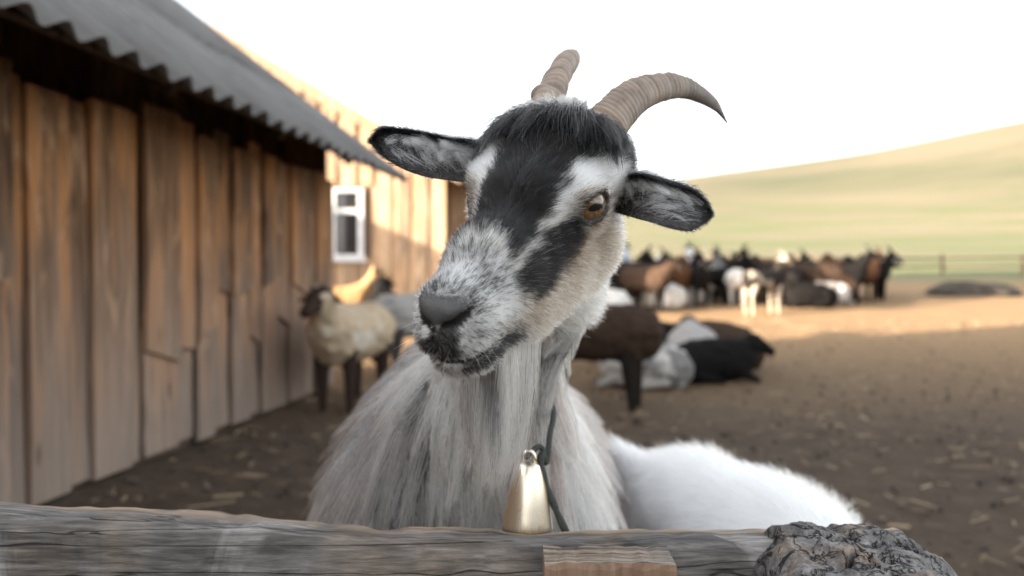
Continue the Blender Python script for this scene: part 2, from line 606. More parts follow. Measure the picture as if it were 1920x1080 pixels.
mb = MB()
mb.add([(-half, .03, 0), (half, .03, 0), (half, .03, roof_z(half) - .06), (0, .03, apex - .06), (-half, .03, roof_z(half) - .06),
        (-half, .06, 0), (half, .06, 0), (half, .06, roof_z(half) - .06), (0, .06, apex - .06), (-half, .06, roof_z(half) - .06)],
       [(0, 1, 2, 3, 4), (9, 8, 7, 6, 5), (0, 5, 6, 1), (1, 6, 7, 2), (2, 7, 8, 3), (3, 8, 9, 4), (4, 9, 5, 0)])
mb.build('gable_wall', m_beam, big, False, False)
x = -half
k = 0
WX0, WX1, WZ0, WZ1 = 3.25, 3.74, .93, 1.98
while x < half - .02:
    over = k % 2
    w = rr.uniform(.15, .18) if over else rr.uniform(.085, .12)
    x1 = min(x + w, half)
    d0 = (-.030, -.002) if over else (-.004, .026)
    e = .006 if over else -.004
    a_, c_ = x - e, x1 + e
    zt = min(roof_z(a_), roof_z(c_)) - .05
    segs = [(0.02, zt)]
    if c_ > WX0 and a_ < WX1:
        segs = [(0.02, WZ0 - .03), (WZ1 + .03, zt)]
    for (za, zb_) in segs:
        tc_ = (roof_z(c_) - roof_z(a_)) if zb_ == zt else 0
        zz = roof_z(a_) - .05 if zb_ == zt else zb_
        M_ = MB()
        plank_mesh(M_, 0, d0[1] - d0[0], 0, c_ - a_, za, zz, k * 7 + 1, tc_, 0, .004)
        # turn: plank built in y-z, stand it in x-z
        M_.v = [(a_ + p[1], d0[1] - p[0], p[2]) for p in M_.v]
        M_.f = [tuple(reversed(f_)) for f_ in M_.f]
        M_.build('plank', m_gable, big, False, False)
    x = x1
    k += 1
# side and back walls, floor line
MB().box(half - .04, half, .065, 2.9, 0, roof_z(half) - .08).build('side_wall', m_gable, big, False, False)
MB().box(-half, -half + .04, .065, 2.9, 0, roof_z(half) - .08).build('side_wall', m_gable, big, False, False)
mb = MB()
mb.add([(p_[0], p_[1] + 2.88, p_[2]) for p_ in ((-half, .03, 0), (half, .03, 0), (half, .03, roof_z(half) - .08), (0, .03, apex - .08), (-half, .03, roof_z(half) - .08), (-half, .06, 0), (half, .06, 0), (half, .06, roof_z(half) - .08), (0, .06, apex - .08), (-half, .06, roof_z(half) - .08))],
       [(0, 1, 2, 3, 4), (9, 8, 7, 6, 5), (0, 5, 6, 1), (1, 6, 7, 2), (2, 7, 8, 3), (3, 8, 9, 4), (4, 9, 5, 0)])
mb.build('back_wall', m_gable, big, False, False)
# roof slopes with verge boards
for s_ in (-1, 1):
    L_ = (half + .30) / math.cos(math.atan(pitch_g))
    Mx = Matrix.Translation((0, 0, apex)) @ Matrix.Rotation(math.atan(pitch_g) * s_, 4, 'Y')
    MB().box(0 if s_ > 0 else -L_, L_ if s_ > 0 else 0, -.26, 3.2, .0, .035, Mx).build('roof_slope', m_slate, big, False, False)
    MB().box(.02 if s_ > 0 else -L_, L_ if s_ > 0 else -.02, -.285, -.262, -.13, .03, Mx).build('verge_board', m_gable, big, False, False)
# window
m_white, nt, b = new_mat('white_paint')
tc = node(nt, 'ShaderNodeTexCoord')
nw = noise(nt, tc.outputs['Object'], 9, 5, .6)
nt.links.new(ramp(nt, nw, [(.3, (.42, .43, .45)), (.6, (.58, .59, .60))]), b.inputs['Base Color'])
b.inputs['Roughness'].default_value = .5
m_glass, nt, b = new_mat('window_glass')
b.inputs['Base Color'].default_value = (.02, .022, .025, 1)
b.inputs['Roughness'].default_value = .04
b.inputs['Specular IOR Level'].default_value = .8
win = empty('window', (0, 0, 0))
win.parent = big
for (a_, c_, za, zb_) in ((WX0, WX0 + .075, WZ0, WZ1), (WX1 - .085, WX1, WZ0, WZ1), (WX0 + .075, WX1 - .085, WZ0, WZ0 + .06), (WX0 + .075, WX1 - .085, WZ1 - .06, WZ1), (WX0 + .075, WX1 - .085, 1.60, 1.67)):
    MB().box(a_, c_, -.045, .02, za, zb_).build('frame', m_white, win, False, False)
MB().box(WX0 + .075, WX1 - .085, -.012, -.002, WZ0 + .06, 1.60).build('pane', m_glass, win, False, False)
MB().box(WX0 + .075, WX1 - .085, -.012, -.002, 1.67, WZ1 - .06).build('pane', m_glass, win, False, False)
MB().box(WX0 - .05, WX1 + .05, -.09, -.0305, WZ0 - .05, WZ0 - .002).build('sill', m_white, win, False, False)
# set-back lean-to on its right side
for k in range(8):
    a_ = half + .02 + k * .17
    zt = 2.25 - (k * .17) * .53
    M_ = MB()
    plank_mesh(M_, 0, .026, 0, .178, .02, zt - .05, 900 + k, -.09, 0, .004)
    dd = .6 - .02 * (k % 2)
    M_.v = [(a_ + p[1], dd - p[0], p[2]) for p in M_.v]
    M_.f = [tuple(reversed(f_)) for f_ in M_.f]
    M_.build('plank', m_gable, big, False, False)
al = math.atan(.53)
Mx = Matrix.Translation((half + .03, 0, 2.33)) @ Matrix.Rotation(al, 4, 'Y')
MB().box(.0, 1.75, .30, 2.9, .0, .03, Mx).build('lean_to_roof', m_slate, big, False, False)
MB().box(.0, 1.75, .275, .298, -.11, .03, Mx).build('verge_board', m_gable, big, False, False)
MB().box(half + 1.34, half + 1.37, 0.63, 2.8, 0, 1.50).build('lean_to_wall', m_gable, big, False, False)

# ------------------------------------------------------------------ narrow shed added beyond the barn's end, unseen, to shade the gable's foot
blk = empty('shade_blocker', (-8.0, 10.05, gz(-8, 10)), 0, 'unseen plank blocker with sloping roof, added to shade the foot of the gabled barn', 'shade blocker')
for (a_, c_) in ((-2.6, 2.55),):
    zl, zr_ = 1.60 + .43 * 5.1, 1.62
    M_ = MB()
    M_.add([(a_, -.42, 0), (c_, -.42, 0), (c_, -.42, zr_), (a_, -.42, zl), (a_, -.39, 0), (c_, -.39, 0), (c_, -.39, zr_), (a_, -.39, zl)],
           [(0, 1, 2, 3), (7, 6, 5, 4), (0, 4, 5, 1), (1, 5, 6, 2), (2, 6, 7, 3), (3, 7, 4, 0)])
    M_.build('front_wall', m_beam, blk, False, False)
    M_ = MB()
    M_.add([(a_, .39, 0), (c_, .39, 0), (c_, .39, zr_), (a_, .39, zl), (a_, .42, 0), (c_, .42, 0), (c_, .42, zr_), (a_, .42, zl)],
           [(0, 1, 2, 3), (7, 6, 5, 4), (0, 4, 5, 1), (1, 5, 6, 2), (2, 6, 7, 3), (3, 7, 4, 0)])
    M_.build('back_wall', m_beam, blk, False, False)
Mx = Matrix.Translation((2.65, 0, 1.60)) @ Matrix.Rotation(math.atan(.43), 4, 'Y')
MB().box(-5.85, .0, -.5, .5, .0, .03, Mx).build('roof', m_slate, blk, False, False)
# ------------------------------------------------------------------ the goat at the fence
HR = np.array([[0.92236, -0.38627, -0.00700], [-0.35873, -0.84959, -0.38667], [-0.14342, -0.35916, 0.92219]])   # head axes: goat's left, nose, crown
HT = np.array([0.0197, 0.6439, 1.0279])


def to_head(P): return (P - HT) @ HR


def from_head(Q): return np.asarray(Q) @ HR.T + HT


def mouth_z(y):
    return np.interp(y, [.095, .105, .115, .13, .15, .168, .185], [-.0735, -.0765, -.0790, -.0805, -.0815, -.0830, -.0800])


def eye_opening(A):
    """below 0 inside the almond between the lids (A mirrored to the left side)"""
    o = np.array((.80, .52, .16)); o /= np.linalg.norm(o)
    E = A - (np.array((.0425, .004, -.018)) + o * .0180)
    w = E @ o
    t1 = np.array((0, 1, 0.0)) - o * o[1]; t1 /= np.linalg.norm(t1)
    t2 = np.cross(o, t1)
    ce, se = math.cos(.30), math.sin(.30)
    e1 = (E @ t1) * ce - (E @ t2) * se
    e2 = (E @ t1) * se + (E @ t2) * ce + .0012
    return np.sqrt((e1 / .0152) ** 2 + (e2 / .0088) ** 2 + (w / .013) ** 2) - 1


def face_sdf(Q):
    """goat head in head space, symmetric"""
    A = Q.copy()
    A[:, 0] = np.abs(A[:, 0])
    x, y, z = A[:, 0], A[:, 1], A[:, 2]
    core = union([
        ell(A, (0, -.056, -.006), (.053, .060, .041)),
        cone(A, (0, -.060, -.004), (0, .02, -.022), .033, .034),
        cone(A, (0, .0, -.022), (0, .095, -.040), .029, .023),
        cone(A, (0, .095, -.040), (0, .148, -.056), .023, .0165),
        cone(A, (.030, -.058, -.003), (.038, .002, -.010), .025, .0155)], .022)
    low = union([
        cone(A, (.015, .015, -.055), (.006, .140, -.062), .030, .017),
        cone(A, (.022, -.045, -.072), (.012, .055, -.085), .033, .023),
        cone(A, (0, -.03, -.092), (0, .130, -.088), .030, .018)], .022)
    d = smin(core, low, .022)
    d = smin(d, ell(A, (0, .150, -.054), (.0215, .029, .023)), .014)           # muzzle
    d = smin(d, ell(A, (0.005, .156, -.068), (.0185, .023, .014)), .010)        # upper lip
    d = smin(d, ell(A, (0, .138, -.090), (.0205, .027, .0145)), .012)           # lower lip and chin
    d = smin(d, ell(A, (.0065, .163, -.044), (.0115, .014, .009)), .010)         # nose pad
    # eye bulge, lids and opening
    ec = np.array((.0425, .004, -.018))
    d = smin(d, np.linalg.norm(A - ec, axis=1) - .0195, .012)
    alm = eye_opening(A)
    d = smax(d, -alm * .0095, .003)
    # nostril
    n1 = cone(A, (.0055, .1785, -.0530), (.0145, .1770, -.0505), .0026, .0052)
    n2 = cone(A, (.0145, .1770, -.0505), (.0220, .1640, -.0425), .0052, .0030)
    d = smax(d, -np.minimum(n1, n2), .003)
    d = smax(d, -cone(A, (0, .186, -.052), (0, .184, -.075), .0016, .0016), .003)   # philtrum
    # mouth line
    slot = np.maximum(np.abs(z - mouth_z(y)) - .0030 * sstep(.095, .112, y), -(d + .007))
    slot = np.maximum(slot, .098 - y)
    d = smax(d, -slot, .002)
    return d


def goat_sdf(P):
    Q = to_head(P)
    near = (np.abs(Q) < np.array([.14, .26, .22])).all(1)
    d = np.full(len(P), 9.0)
    if near.any(): d[near] = face_sdf(Q[near])
    far = ~near
    if far.any(): d[far] = np.linalg.norm(P[far] - HT, axis=1) - .10
    nk = union([
        cone(P, (.046, .735, 1.00), (.020, .785, .93), .043, .048),
        cone(P, (.020, .785, .93), (-.032, .86, .80), .048, .066),
        cone(P, (-.034, .86, .80), (-.05, .97, .66), .066, .125)], .05)
    bd = union([
        ell(P, (-.062, .985, .62), (.148, .135, .175)),
        ell(P, (-.065, 1.36, .60), (.222, .46, .205)),
        ell(P, (-.13, 1.74, .62), (.145, .19, .165)),
        cone(P, (-.05, .98, .74), (-.12, 1.75, .74), .075, .075),
        cone(P, (-.13, 1.90, .73), (-.14, 1.99, .74), .03, .02)], .09)
    b = smin(nk, bd, .10)
    for sx in (-1, 1):
        x0 = -.045 + sx * .095
        b = smin(b, cone(P, (x0, .97, .55), (x0 + sx * .005, .985, .34), .062, .034), .05)
        b = smin(b, cone(P, (x0 + sx * .005, .985, .34), (x0 + sx * .005, .965, .09), .030, .021), .02)
        b = smin(b, cone(P, (x0 + sx * .005, .965, .09), (x0 + sx * .005, .945, .035), .023, .027), .01)
        x1 = -.13 + sx * .095
        b = smin(b, cone(P, (x1, 1.72, .58), (x1, 1.66, .40), .095, .05), .06)
        b = smin(b, cone(P, (x1, 1.66, .40), (x1, 1.82, .29), .046, .03), .02)
        b = smin(b, cone(P, (x1, 1.82, .29), (x1, 1.80, .09), .027, .021), .02)
        b = smin(b, cone(P, (x1, 1.80, .09), (x1, 1.775, .035), .023, .027), .01)
    b = np.maximum(b, -P[:, 2] + .002)
    return smin(d, b, .035)


#BUILD
BLACK = np.array([.007, .0068, .007]); WHITE = np.array([.92, .91, .89]); TAN = np.array([.36, .265, .185])
CREAM = np.array([.72, .66, .58]); GREY = np.array([.24, .235, .235]); MAUVE = np.array([.27, .205, .19]); DGREY = np.array([.075, .073, .075])


def pick(r, *parts):
    """choose a colour per hair by cumulative probability; parts = (prob array or float, colour)"""
    out = np.zeros((len(r), 3)); acc = np.zeros(len(r)); done = np.zeros(len(r), bool)
    for p, c in parts:
        acc = acc + p
        m = (~done) & (r < acc)
        out[m] = c; done |= m
    out[~done] = parts[-1][1]
    return out


def blend(base, col, mask, r):
    """per-hair replace with probability mask"""
    m = r < mask
    base[m] = col[m] if getattr(col, 'ndim', 1) == 2 else col
    return base


def band(v, a, b, w):
    return sstep(a - w, a + w, v) * (1 - sstep(b - w, b + w, v))


def face_colour(Q, rg, soft=False):
    """coat colour at head-space points; soft = mean colour for the hide below"""
    n = len(Q)
    x, y, z = Q[:, 0], Q[:, 1], Q[:, 2]
    ph = np.degrees(np.arctan2(np.abs(x), z + .05))
    nz = vnoise(Q, 160, 3) - .5
    nz2 = vnoise(Q, 70, 5) - .5
    y2 = y + nz * .010; ph2 = ph + nz2 * 10 + nz * 8
    R = (lambda: rg.random(n)) if not soft else (lambda: np.full(n, .5))
    # cheeks, jaw, throat
    tan_amt = band(ph2, 66, 152, 12) * band(y2, -.06, .128, .02)
    col = pick(R(), (.52, CREAM), (.28, WHITE), (.14, TAN), (.06, DGREY))
    brn = np.clip(.20 + .55 * (1 - sstep(.02, .06, np.abs(y - .012))) * (1 - sstep(95, 120, ph)), 0, .8)
    warm = pick(R(), (brn, TAN * .42), ((1 - brn) * .60, TAN), ((1 - brn) * .28, CREAM), ((1 - brn) * .12, WHITE))
    col = blend(col, warm, tan_amt * .9, R())
    # muzzle salt and pepper
    muz = sstep(.098, .118, y2 + np.clip((ph2 - 60) / 60, 0, 1) * .0)
    pep = np.clip(.19 + .42 * sstep(.145, .170, y) * (1 - sstep(60, 110, ph)) + nz2 * .5, .04, .9)
    pep = np.where(ph > 120, .16, pep)
    sp = pick(R(), (pep, BLACK * 1.6), (1 - pep, WHITE))
    col = blend(col, sp, muz * (1 - .5 * sstep(105, 140, ph2) * (y < .135)), R())
    # central black
    cmax = np.interp(y2, [-.12, -.06, -.045, -.03, 0, .02, .04, .057, .08, .112], [75, 70, 48, 33, 27, 27, 32, 38, 46, 50])
    cb = (1 - sstep(-6, 5, ph2 - cmax)) * (1 - sstep(.098, .112, y2 + .006 * np.sin(ph2 * .1)))
    # brow stripe, thinning towards the cheek
    bmax = np.interp(y2, [-.075, -.058, -.031, -.007, .022, .041, .057, .082, .112], [62, 62, 50, 47, 50, 44, 46, 53, 55])
    br = band(ph2 - cmax, -2, 99, 5) * (1 - sstep(-4, 4, ph2 - bmax)) * band(y2, -.056, .105, .008)
    brw = np.interp(y2, [-.06, .02, .045, .07, .10], [1, 1, .7, .42, .30])
    # temples
    tm = (1 - sstep(-.056, -.034, y2)) * (1 - sstep(72, 100, ph2))
    col = blend(col, pick(R(), (.62, DGREY), (.25, BLACK), (.13, GREY)), tm, R())
    col = blend(col, pick(R(), (.95, WHITE), (.05, GREY)), br * brw, R())
    # cheek black
    up = np.interp(y2, [.020, .030, .055, .085, .112, .118], [72, 54, 48, 55, 58, 74])
    dn = np.interp(y2, [.020, .030, .060, .082, .105, .118], [74, 90, 98, 120, 100, 82])
    ck = band(ph2, 0, 999, 1) * sstep(-4, 5, ph2 - up) * (1 - sstep(-6, 6, ph2 - dn)) * band(y2, .020, .116, .005)
    col = blend(col, BLACK, ck * .93, R())
    col = blend(col, pick(R(), (.99, BLACK), (.01, GREY)), cb, R())
    # eye rim and corner
    e = np.stack([np.abs(x), y, z], 1) - np.array((.0560, .012, -.016))
    ed = np.linalg.norm(e * np.array([.6, .85, 1.25]), axis=1)
    col = blend(col, pick(R(), (.55, TAN * .30), (.25, DGREY), (.20, CREAM)), (1 - sstep(.0135, .022, ed)) * .92, R())
    # nose pad and lips
    lip = sstep(.163, .169, y2) * (1 - sstep(.011, .015, np.abs(x) + nz * .004)) * (1 - sstep(-.056, -.051, z + nz * .004)) * sstep(-.078, -.073, z + nz2 * .004)
    col = blend(col, BLACK * 1.2, lip * .92, R())
    lowlip = sstep(.086, .10, y2) * (1 - sstep(-.0865, -.083, z)) * sstep(-.101, -.096, z + nz * .006) * sstep(.006, .011, np.abs(x) + nz * .004) * (1 - sstep(.158, .165, y2))
    col = blend(col, BLACK * 1.3, lowlip * .9, R())
    chin = (1 - sstep(-.098, -.094, z)) * sstep(.06, .09, y)
    col = blend(col, pick(R(), (.8, WHITE), (.2, CREAM)), chin * .9, R())
    spot = (np.linalg.norm((Q - np.array([-.008, .177, -.058])) * np.array([1, 1, .7]), axis=1) < .0045)
    col[spot] = WHITE
    return col


def nose_pad(Q):
    x, y, z = Q[:, 0], Q[:, 1], Q[:, 2]
    t = np.interp(np.abs(x), [0, .008, .016, .022], [.1705, .1690, .1650, .166])
    return sstep(-.001, .001, y - t) * sstep(-.0535, -.0515, z - .35 * np.abs(x)) * (1 - sstep(.020, .023, np.abs(x)))


def coat_colour(P, rg, lock):
    """neck and body; lock = 0..1 per clump so that whole locks share a tone"""
    n = len(P)
    X, Y, Z = P.T
    r = rg.random(n)
    col = pick(r, (.74, WHITE), (.23, CREAM), (.03, GREY))
    st = vnoise(np.stack([X, Y * .6, Z * .35], 1), 17, 9)
    pd = sstep(.50, .68, st) * .72 + .09
    pd = pd * (1 - sstep(.84, .92, Z)) * (.75 + .35 * sstep(-.04, -.12, X))
    dark = pick(rg.random(n), (.50, GREY), (.38, DGREY * 1.4), (.12, WHITE))
    col = blend(col, dark, np.where(lock < pd, .92, .06), rg.random(n))
    mv = pick(rg.random(n), (.6, MAUVE), (.4, MAUVE * 1.6))
    m2 = sstep(.52, .70, vnoise(np.stack([X, Y * .5, Z * .22], 1), 21, 21)) * (1 - sstep(.80, .88, Z))
    col = blend(col, mv, np.where(lock > 1 - m2 * .6, .88, .03 * m2), rg.random(n))
    # darker saddle of the back and the mauve flank
    back = sstep(-.06, .06, Y - 1.0) * sstep(.60, .70, Z)
    col = blend(col, pick(rg.random(n), (.45, DGREY * 1.5), (.35, GREY), (.2, WHITE)), back * .8, rg.random(n))
    sh = (1 - sstep(-.16, -.10, X)) * sstep(.70, .76, Z)
    col = blend(col, pick(rg.random(n), (.55, DGREY * 1.4), (.30, GREY), (.15, WHITE)), sh * .85, rg.random(n))
    flank = sstep(.02, .07, X) * sstep(.96, 1.06, Y)
    col = blend(col, pick(rg.random(n), (.7, MAUVE), (.3, GREY)), flank * .85, rg.random(n))
    return col


goat = empty('goat', (-.06, 1.30, 0), 0, 'black and white horned goat with long beard looking over the weathered fence rail', 'goat')
head_lo = HT + np.array([-.16, -.20, -.16]); head_hi = HT + np.array([.17, .17, .14])
Vh, Fh = surface_nets(goat_sdf, head_lo, head_hi, .0026)
Vb, Fb = surface_nets(goat_sdf, (-.42, .62, -.01), (.30, 2.05, 1.06), .0095)
lo2 = head_lo + .006; hi2 = head_hi - .006
cen = Vb[Fb].mean(1)
inb = ((cen > lo2) & (cen < hi2)).all(1)
GV = np.concatenate([Vh, Vb]); GF = np.concatenate([Fh, Fb[~inb] + len(Vh)])
GN, GA = mesh_normals(GV, GF)


def face_weight(P):
    """1 on the head, 0 on the neck"""
    Q = to_head(P)
    back = Q[:, 1] + .35 * np.clip(-.06 - Q[:, 2], 0, 1)
    return sstep(-.115, -.085, back) * sstep(-.165, -.145, Q[:, 2])


m_skin, nt, b = new_mat('goat_hide')
an = node(nt, 'ShaderNodeAttribute', attribute_name='coat')
nt.links.new(an.outputs['Color'], b.inputs['Base Color'])
tc = node(nt, 'ShaderNodeTexCoord')
nn = noise(nt, tc.outputs['Object'], 900, 3)
bump(nt, nn, b, .35, .0006)
b.inputs['Roughness'].default_value = .5
fw = face_weight(GV)
hide = np.where((fw > .5)[:, None], sum(face_colour(to_head(GV), np.random.default_rng(k_)) for k_ in range(8)) / 8 * .6, sum(coat_colour(GV, np.random.default_rng(40 + k_), np.full(len(GV), .4)) for k_ in range(4)) / 4 * .4)  # body hide darkened: painted shade for depth between the locks
q_ = to_head(GV)
A_ = q_.copy(); A_[:, 0] = np.abs(A_[:, 0])
eye_in = eye_opening(A_) < .45
pad_v = (nose_pad(q_) > .5) & (fw > .5)
hide[pad_v] = (.075, .073, .075)
slot_v = (np.abs(q_[:, 2] - mouth_z(q_[:, 1])) < .0042) & (q_[:, 1] > .10) & (fw > .5)
hide[slot_v] = (.012, .010, .010)
nost_v = np.minimum(cone(A_, (.0055, .1785, -.0530), (.0145, .1770, -.0505), .0030, .0054), cone(A_, (.0145, .1770, -.0505), (.0220, .1640, -.0425), .0054, .0034)) < 0
hide[nost_v] = (.006, .005, .005)
hide[eye_in & (fw > .5)] = (.02, .016, .014)
hoof = GV[:, 2] < .05
hide[hoof] = (.06, .05, .045)
body = mesh_obj('body', GV, GF, m_skin, goat, True, hide)

# ---- hair
m_hair = bpy.data.materials.new('hair')
m_hair.use_nodes = True
nt = m_hair.node_tree
nt.nodes.remove(nt.nodes['Principled BSDF'])
hb = nt.nodes.new('ShaderNodeBsdfHairPrincipled')
hb.model = 'CHIANG'
hb.parametrization = 'COLOR'
hb.inputs['Roughness'].default_value = .38
hb.inputs['IOR'].default_value = 1.40
hb.inputs['Radial Roughness'].default_value = .5
an = node(nt, 'ShaderNodeAttribute', attribute_name='tone')
nt.links.new(an.outputs['Color'], hb.inputs['Color'])
nt.links.new(hb.outputs[0], nt.nodes['Material Output'].inputs['Surface'])


def sample_surface(V, F, A, w, n, rg):
    p = A * w[F].mean(1)
    f = rg.choice(len(F), n, p=p / p.sum())
    a = rg.random((n, 1)); c = rg.random((n, 1))
    q = V[F[f]]
    P = (q[:, 0] * (1 - a) + q[:, 1] * a) * (1 - c) + (q[:, 3] * (1 - a) + q[:, 2] * a) * c
    return P, f


def tangent(d, N):
    t = d - (d * N).sum(1)[:, None] * N
    return t / (np.linalg.norm(t, axis=1)[:, None] + 1e-9)


def unit(v): return v / (np.linalg.norm(v, axis=-1)[..., None] + 1e-9)


def grow(P, D, L, npts, gravity, frizz, rg, clump=None, clump_amt=0.0, curl=None):
    """hair strands: roots P, first direction D, lengths L -> (n, npts, 3)"""
    n = len(P)
    pts = np.zeros((n, npts, 3)); pts[:, 0] = P
    v = unit(D + rg.normal(0, frizz, (n, 3)))
    g = np.array([0, 0, -1.0])
    gr = gravity[:, None] if isinstance(gravity, np.ndarray) else gravity
    for i in range(1, npts):
        pts[:, i] = pts[:, i - 1] + v * (L / (npts - 1))[:, None]
        v = unit(v + g * gr / (npts - 1) + rg.normal(0, frizz * .5, (n, 3)) + (0 if curl is None else curl / (npts - 1)))
    if clump is not None:
        k = (np.arange(npts) / (npts - 1)) ** .9 * clump_amt
        cen = pts[clump]                                  # guide strand
        pts = pts + (cen - pts) * k[None, :, None] * np.ones((n, 1, 1))
    return pts


def nearest_guides(P, size, rg):
    """guide strand per hair: jittered cells of about the given size"""
    c = np.floor(P / size + (vnoise(P, .7 / size, 31)[:, None] - .5) * 1.1 + rg.normal(0, .06, P.shape)).astype(np.int64)
    key = c[:, 0] * 73856093 ^ c[:, 1] * 19349663 ^ c[:, 2] * 83492791
    _, first, inv = np.unique(key, return_index=True, return_inverse=True)
    return first[inv.ravel()]


def hair_obj(name, pts, rad, tip, cols, parent, mat=None):
    n, k, _ = pts.shape
    cu = bpy.data.hair_curves.new(name)
    cu.add_curves([k] * n)
    cu.position_data.foreach_set('vector', pts.astype(np.float32).ravel())
    ra = cu.attributes.get('radius') or cu.attributes.new('radius', 'FLOAT', 'POINT')
    prof = np.linspace(1, tip, k)[None] * (rad[:, None] if isinstance(rad, np.ndarray) else rad) * np.ones((n, 1))
    ra.data.foreach_set('value', prof.astype(np.float32).ravel())
    ca = cu.attributes.new('tone', 'FLOAT_COLOR', 'CURVE')
    c4 = np.ones((n, 4), np.float32); c4[:, :3] = np.clip(cols, .004, .95)
    ca.data.foreach_set('color', c4.ravel())
    cu.materials.append(mat or m_hair)
    o = bpy.data.objects.new(name, cu)
    COL.objects.link(o)
    adopt(o, parent)
    return o


# short face fur
rg = np.random.default_rng(21)
wv = fw.copy()
qv = to_head(GV)
inner = np.zeros(len(GV), bool); inner[:len(Vh)] = True
wv[~inner] = 0
wv *= 1 - nose_pad(qv) * (.25 + .75 * sstep(.1705, .1755, qv[:, 1] + (vnoise(qv, 300, 4) - .5) * .004))
wv *= (eye_opening(A_) > .10) & ~nost_v
wv *= np.where(slot_v & (np.abs(q_[:, 2] - mouth_z(q_[:, 1])) < .0026), 0, 1)
facing = sstep(-.55, -.25, -(GN * unit(GV - np.array([0, 0, CAM_H]))).sum(1))     # far side of the head: thinner
wv *= .25 + .75 * facing
P, f = sample_surface(GV, GF, GA, wv, 150000, rg)
N = GN[GF[f]].mean(1); N = unit(N)
Q = to_head(P); NL = N @ HR
x, y, z = Q.T
ph = np.degrees(np.arctan2(np.abs(x), z + .05))
d = np.zeros((len(Q), 3))
d[:, 1] = -1
d[:, 0] = np.sign(x) * (.15 + .35 * sstep(.10, .0, y))
d[:, 2] = .25 * (1 - sstep(40, 90, ph)) - .55 * sstep(70, 130, ph)
tip_ = sstep(.150, .178, y)
d[:, 0] += np.sign(x) * tip_ * .7
d[:, 2] += tip_ * np.where(z > -.05, .7, -.5)
D = tangent(d @ HR.T, N)
lift = .30 + .12 * rg.random(len(P))
L = np.interp(y, [-.12, -.05, .03, .10, .14, .18], [.018, .0115, .0105, .0090, .0070, .0045])
L = L * (1 + .3 * sstep(120, 165, ph) * (y < .12)) * (.65 + .7 * rg.random(len(P)))
ec_ = np.array((.0425, .004, -.018)); Aq = Q.copy(); Aq[:, 0] = np.abs(x)
ed_ = np.linalg.norm(Aq - ec_, axis=1)
L = np.where((y > .163) & (nose_pad(Q) > .3), .0028, L)
L = L * np.interp(eye_opening(Aq), [0, .3, .9], [.22, .35, 1])
L = np.where(np.abs(z - mouth_z(y)) < .006, np.where(y > .10, L * .5, L), L)
D = unit(D * (1 - lift)[:, None] + N * lift[:, None])
cl = nearest_guides(P, .0020, rg)
pts = grow(P - N * .0006, D, L, 5, .25, .13, rg, cl, .5)
cols = face_colour(Q, np.random.default_rng(5))
cols = np.where((rg.random(len(P)) < .6)[:, None], cols[cl], cols) * (.80 + .35 * rg.random((len(P), 1)))
hair_obj('face_fur', pts, np.interp(y, [.0, .15], [.000150, .000125]) * (.8 + .5 * rg.random(len(P))), .25, cols, goat)

# ---- horns
m_horn, nt, b = new_mat('horn')
tc = node(nt, 'ShaderNodeTexCoord')
n1 = noise(nt, mapping(nt, tc.outputs['Object'], (1, 1, 1)), 60, 6, .6)
n2 = noise(nt, mapping(nt, tc.outputs['Object'], (1, 1, 1)), 420, 4, .6)
an = node(nt, 'ShaderNodeAttribute', attribute_name='coat')
cc = ramp(nt, n1, [(.3, (.62, .60, .58)), (.5, (.95, .92, .9)), (.7, (1.25, 1.15, 1.05))])
cc = mixc(nt, 1.0, an.outputs['Color'], cc, 'MULTIPLY')
cc = mixc(nt, math_(nt, 'MULTIPLY', n2, .35), cc, (.10, .085, .075))
nt.links.new(cc, b.inputs['Base Color'])
b.inputs['Roughness'].default_value = .55
bump(nt, n2, b, .5, .0012)


def catmull(pts, n):
    pts = [np.array(p, float) for p in pts]
    pts = [2 * pts[0] - pts[1]] + pts + [2 * pts[-1] - pts[-2]]
    out = []
    m = len(pts) - 3
    for i in range(n):
        u = i / (n - 1) * m
        k = min(int(u), m - 1); t = u - k
        p0, p1, p2, p3 = pts[k:k + 4]
        out.append(.5 * (2 * p1 + (p2 - p0) * t + (2 * p0 - 5 * p1 + 4 * p2 - p3) * t * t + (3 * p1 - p0 - 3 * p2 + p3) * t ** 3))
    return np.array(out)


